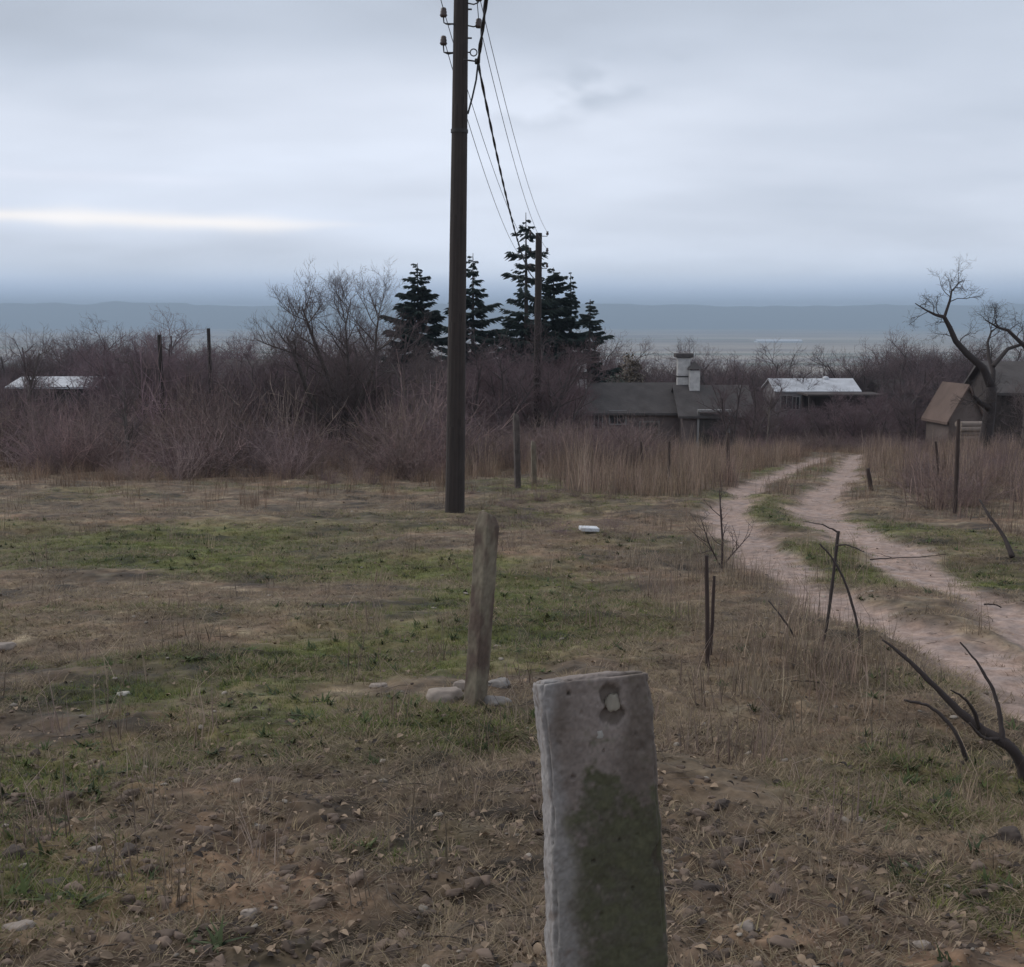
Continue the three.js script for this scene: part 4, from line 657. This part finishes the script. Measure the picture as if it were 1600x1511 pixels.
function slimPost(foot, topP, w, turn, seedN, label, c0, c1, name = 'fence_post') {
  const ax = topP.clone().sub(foot), H = ax.length(); ax.normalize();
  const g = concretePost(w, H, w, [14, 130, 14], w * .08, (x, y, z, n) => ({ out: (fbm3(x * 20 + seedN, y * 12, z * 20, 3, seedN) - .5) * w * .09 + (fbm3(x * 80 + seedN, y * 30, z * 80, 2, seedN) - .5) * w * .05, warp: o => { const t = clamp((o.y - (H / 2 - w * .9)) / (w * .9)); const k = 1 - .55 * t * clamp(.5 + o.x / w * .6 + .2); o.x *= 1 - .35 * t; o.z *= 1 - .35 * t; o.y -= t * (o.x + w / 2) * .45 * (k > .2 ? 1 : 1); return o; } }),
    (x, y, z, n) => { const f = fbm3(x * 22 + seedN, y * 9, z * 22, 4, seedN + 5), k = .7 + .6 * fbm3(x * 70, y * 70, z * 70, 2, seedN + 9), t = clamp((f - .35) * 3); return c0.map((v, i) => lerp(v, c1[i], t) * k); });
  const o = base(foot); o.quaternion.setFromUnitVectors(V(0, 1, 0), ax).multiply(new THREE.Quaternion().setFromAxisAngle(V(0, 1, 0), turn)); part(o, 'post_body', g, vmat(.95, { side: THREE.FrontSide })); return top(o, name, label, 'post', 'concrete fence posts');
}
{
  const f = onG(740, 1108), d = -f.z; const ax = at(763, 797, d + .05); f.y -= .12; slimPost(f, ax, .094, .80, 1001, 'slim leaning concrete post with stones piled at its foot', [.115, .082, .064], [.21, .18, .13]);
  // stones at its foot
  const stone = (u, v, w, h, dp, sd, m, label, yaw = 0, dd = 0) => { const p = onG(u, v); p.z -= dd; p.y = groundY(p.x, -p.z) + h * .12; const rg = rockGeo(sd, w, h, dp, .42, 5), rc = new Float32Array(rg.attributes.position.count * 3); for (let i = 0; i < rc.length / 3; i++) { const q = rg.attributes.position, f = .55 + .8 * fbm3(q.getX(i) * 26 / w * .12 + sd, q.getY(i) * 30 / w * .12, q.getZ(i) * 26 / w * .12, 4, sd), e = fbm3(q.getX(i) * 90, q.getY(i) * 90, q.getZ(i) * 90, 2, sd + 3) * .3 + .85; rc[3 * i] = f * e; rc[3 * i + 1] = f * e * .97; rc[3 * i + 2] = f * e * .93; } rg.setAttribute('color', new THREE.BufferAttribute(rc, 3)); m.vertexColors = true; const o = new THREE.Mesh(rg, m); o.position.copy(p); o.rotation.set(rr(-.1, .1), yaw, rr(-.1, .1)); top(o, 'stone', label, 'stone', 'loose stones on the field'); };
  const pale = mat(.30, .26, .23, .95, { map: null }), grey = mat(.25, .235, .225, .95), white = mat(.5, .48, .44, .9); srand(91);
  stone(695, 1102, .215, .15, .17, 101, pale, 'largest rounded stone at the foot of the leaning post', .2);
  stone(777, 1107, .17, .075, .13, 102, grey, 'flat grey stone before the foot of the leaning post', -.3, -.04);
  stone(780, 1090, .15, .085, .12, 103, grey, 'flat stone behind another at the leaning post', .5, .06);
  stone(718, 1096, .10, .08, .09, 104, pale, 'small stone wedged behind the largest at the leaning post', .9, .12);
  stone(195, 1088, .075, .05, .05, 105, white, 'small white stone on the green patch of the open field', .4);
  stone(592, 1078, .11, .045, .07, 106, pale, 'flat pale stone in the grass short of the leaning post', .1);
  stone(4, 1016, .17, .09, .12, 107, pale, 'pale pinkish stone at the very edge of the field', .3);
  stone(30, 1473, .10, .04, .07, 108, pale, 'flat pale stone on the bare soil in the bottom corner', .2);
  stone(390, 1440, .06, .05, .05, 109, pale, 'pale upright chip of stone on the bare foreground soil', .2);
  stone(150, 1340, .055, .03, .04, 110, pale, 'small pale stone beside dark clods on bare soil', .2);
  stone(1440, 1488, .07, .03, .05, 111, pale, 'pale flat stone in the litter between the post and weeds', .2);
  stone(1165, 1480, .08, .035, .05, 112, pale, 'pale splintered stone on litter just beside the mossy post', .5);
  // white slab lying on the field
  const sp = onG(920, 842); const sl = new THREE.Mesh(boxGeo(.235, .05, .14, 0, 0, 0, .008), mat(.68, .70, .72, .8)); sl.position.copy(sp).y += .03; sl.rotation.set(.05, .2, -.08); top(sl, 'white_slab', 'white broken slab lying in the brown weeds of the field', 'slab');
  // dark clods large enough to tell apart
  const clod = mat(.075, .058, .048, 1);
  const cl = (u, v, w, h, sd, label) => { const p = onG(u, v), o = new THREE.Mesh(rockGeo(sd, w, h, w * .8, 1.0, 5), clod); o.position.copy(p).y += h * .2; o.rotation.y = sd; top(o, 'soil_clod', label, 'clod', 'dark clods on the field'); };
  cl(203, 1345, .085, .05, 121, 'dark reddish clod on the bare soil beside a pale stone'); cl(85, 1398, .10, .05, 122, 'greenish black clod in the bottom corner of bare soil'); cl(1128, 1282, .075, .06, 123, 'round dark clod in dead grass beside the mossy post'); cl(175, 1381, .05, .035, 124, 'small dark clod between two larger ones on bare soil'); cl(1100, 1425, .08, .06, 125, 'dark crumbling clod at the side of the mossy post'); cl(1575, 1330, .12, .09, 126, 'dark earthy lump among the weeds at the edge of the verge'); cl(20, 1345, .10, .05, 127, 'dark flat clod cut off by the edge of the bare soil');
}
{ // wooden stakes and slim posts
  srand(95);
  const stakeM = mat(.085, .06, .052, .95, { map: woodTint });
  const stake = (u, vb, ut, vt, r, name, label, m = stakeM, dd = 0) => { const b = onG(u, vb), d = -b.z + dd, t = at(ut, vt, d), f = V(b.x, groundY(b.x, d) - .08, -d), mid = f.clone().lerp(t, .5); mid.x += rr(-.008, .008); const g = new GB(); g.tube([f, f.clone().lerp(t, .25), mid, f.clone().lerp(t, .78), t].map(p => p.clone().sub(f)), [r * 1.1, r, r, r * .95, r * .8], 7); const geo = g.geo(false); const uv = []; for (let i = 0; i < geo.attributes.position.count; i++) uv.push((i % 7) / 7, geo.attributes.position.getY(i)); geo.setAttribute('uv', new THREE.Float32BufferAttribute(uv, 2)); const o = new THREE.Mesh(geo, m); o.position.copy(f); top(o, name, label, 'stake', 'stakes along the track'); };
  stake(1106, 1045, 1104, 868, .014, 'wooden_stake', 'thin dark stake by the verge, the nearer of a close pair');
  stake(1113, 1038, 1116, 900, .012, 'wooden_stake', 'thinner stake leaning close behind its pair on the verge', stakeM, .1);
  slimPost(onG(809, 768), at(806, 645, -onG(809, 768).z), .11, .3, 1101, 'upright concrete post in dry grass below the spruces', [.075, .06, .054], [.12, .10, .09]);
  slimPost(onG(835, 762), at(833, 688, -onG(835, 762).z), .10, .2, 1111, 'short pale post next to the upright post below spruces', [.15, .12, .09], [.2, .17, .13]);
  for (const [u, vb, ut, vt, r, label] of [[1137, 742, 1138, 676, .05, 'dark slim stake beside the porch of the cottage'], [1044, 748, 1046, 690, .035, 'thin dark stake in dry grass before the cottage door'], [1003, 742, 1002, 690, .03, 'thin dark stake in dry grass before the cottage window'], [1362, 768, 1356, 732, .045, 'leaning dark stake where the dry grass meets the track'], [1492, 800, 1498, 655, .035, 'tall thin stake in the dry grass below the terracotta shed'], [1470, 760, 1462, 690, .03, 'short thin stake in the dry grass before the log stack']]) stake(u, vb, ut, vt, r, 'wooden_stake', label);
  // field posts beyond the thicket
  for (const [u, vb, vt, d, label] of [[256, 690, 523, 40, 'short dark field post among the bare trees and huts'], [332, 690, 513, 48, 'thin field pole between the two huts']]) { const b = at(u, vb, d); b.y = groundY(b.x, d) - .2; const h = at(u, vt, d).y - b.y, o = new THREE.Mesh(poleGeo(h, .085, .07, u), poleM); o.position.copy(b); top(o, 'field_post', label, 'post', 'field posts beyond the brambles'); }
}
{ // cut branches and arching twigs on the verge
  srand(97);
  const br = vmat(.9, { side: THREE.FrontSide }), C = [.045, .034, .031];
  const bend = (name, label, lines, cat = 'branch') => {
    const first = lines[0][0], O = onG(first[0], first[1]); const o = base(O);
    lines.forEach((l, i) => { const g = new GB(); g.col = C; const d0 = -O.z; const pts = l.map(([u, v, dd]) => at(u, v, d0 + (dd || 0)).sub(O)), curve = new THREE.CatmullRomCurve3(pts), n = l.length * 5, P = curve.getPoints(n), r0 = l[0][3], r1 = l[l.length - 1][3]; P.forEach((p, k) => { p.x += .004 * (vn(k * .7, i * 9, 3) - .5); p.y += .006 * (vn(k * .7, i * 9, 5) - .5); }); g.tube(P, P.map((_, k) => lerp(r0, r1, k / n) * (.88 + .3 * vn(k * .9, i, 7))), 6); part(o, i ? 'side_shoot' : 'stem', g.geo(), br); });
    top(o, name, label, cat, 'dark arching stems on the verge');
  };
  bend('arching_stem', 'tall dark stem bent sharply at its tip over the track', [[[1280, 1022, 0, .011], [1290, 985, 0, .010], [1298, 930, .05, .010], [1304, 880, .1, .009], [1310, 830, .15, .010]], [[1310, 832, .15, .006], [1285, 820, .2, .004], [1255, 815, .3, .002]], [[1308, 852, .1, .006], [1325, 852, .0, .005], [1350, 862, -.1, .003]]]);
  bend('arching_stem', 'dark stem arching across the bent tall stem', [[[1343, 1032, 0, .010], [1342, 995, 0, .010], [1333, 950, .05, .011], [1318, 905, .1, .010], [1300, 872, .15, .008], [1281, 850, .2, .005]]]);
  bend('arching_stem', 'short dark stem leaning over the dry stalks of the verge', [[[1248, 1012, 0, .010], [1238, 990, 0, .010], [1222, 965, 0, .008], [1200, 938, .1, .004]]]);
  bend('arching_stem', 'thin dark stem lying low in the pale stalks', [[[1324, 1085, 0, .006], [1305, 1072, 0, .006], [1275, 1065, 0, .005], [1235, 1064, 0, .003]]]);
  bend('arching_stem', 'curved dark stem nodding beside the big cut branch', [[[1512, 1196, 0, .011], [1500, 1160, 0, .011], [1478, 1125, .05, .012], [1448, 1102, .1, .010], [1412, 1094, .15, .005]]]);
  bend('cut_branch', 'thick dark forked branch rooted among weeds at the picture edge', [[[1608, 1232, 0, .030], [1596, 1195, 0, .028], [1575, 1165, 0, .022], [1535, 1140, .05, .017], [1500, 1112, .1, .014], [1450, 1062, .15, .012], [1412, 1025, .2, .009], [1378, 999, .25, .004]], [[1566, 1160, 0, .012], [1563, 1120, .05, .010], [1552, 1080, .1, .009], [1530, 1040, .15, .007], [1500, 1004, .2, .003]], [[1530, 1137, .05, .010], [1520, 1108, .0, .008], [1505, 1090, -.05, .006], [1486, 1078, -.1, .003]], [[1560, 1155, 0, .009], [1535, 1152, -.05, .007], [1515, 1130, -.1, .005]], [[1598, 1190, 0, .018], [1620, 1180, .1, .014], [1650, 1190, .2, .010]]]);
  bend('fallen_branch', 'thin bare branch lying across the median of the track', [[[1360, 874, 0, .008], [1395, 872, .1, .008], [1440, 870, .2, .006], [1478, 866, .3, .004]], [[1395, 872, .1, .004], [1370, 864, .3, .002]]]);
  bend('fallen_branch', 'short crooked stick lying on the far wheel track', [[[1538, 944, 0, .008], [1555, 945, 0, .009], [1572, 954, 0, .005]]]);
  bend('fallen_branch', 'leaning dead branch at the foot of the dry grass', [[[1582, 870, 0, .03], [1568, 838, .2, .026], [1545, 805, .4, .02], [1530, 780, .6, .01]]]);
  // sapling on the verge by the near bend of the track
  const O = onG(1128, 884), D = -O.z, mk = l => ({ pts: l.map(([u, v, z]) => at(u, v, D + (z || 0)).sub(O)), rad: l.map(a => a[3]) });
  plantTree(bareTree([mk([[1128, 888, 0, .014], [1129, 845, 0, .012], [1126, 800, .05, .009], [1124, 765, .1, .004]]), mk([[1132, 880, 0, .009], [1148, 862, .1, .007], [1172, 835, .2, .003]]), mk([[1124, 882, 0, .009], [1108, 850, -.1, .007], [1095, 810, -.15, .003]])], { ...optBig, kids: [6, 3, 0], len: [.3, .16], rad: [.005, .003], min: .002, col: [.07, .05, .047], twig: [.08, .058, .055], from: .2 }), O, 0, 1, 'bare_sapling', 'little twiggy sapling at the near bend of the track', null, 'sapling');
}
console.log('objects done');
renderer.render(scene, camera);
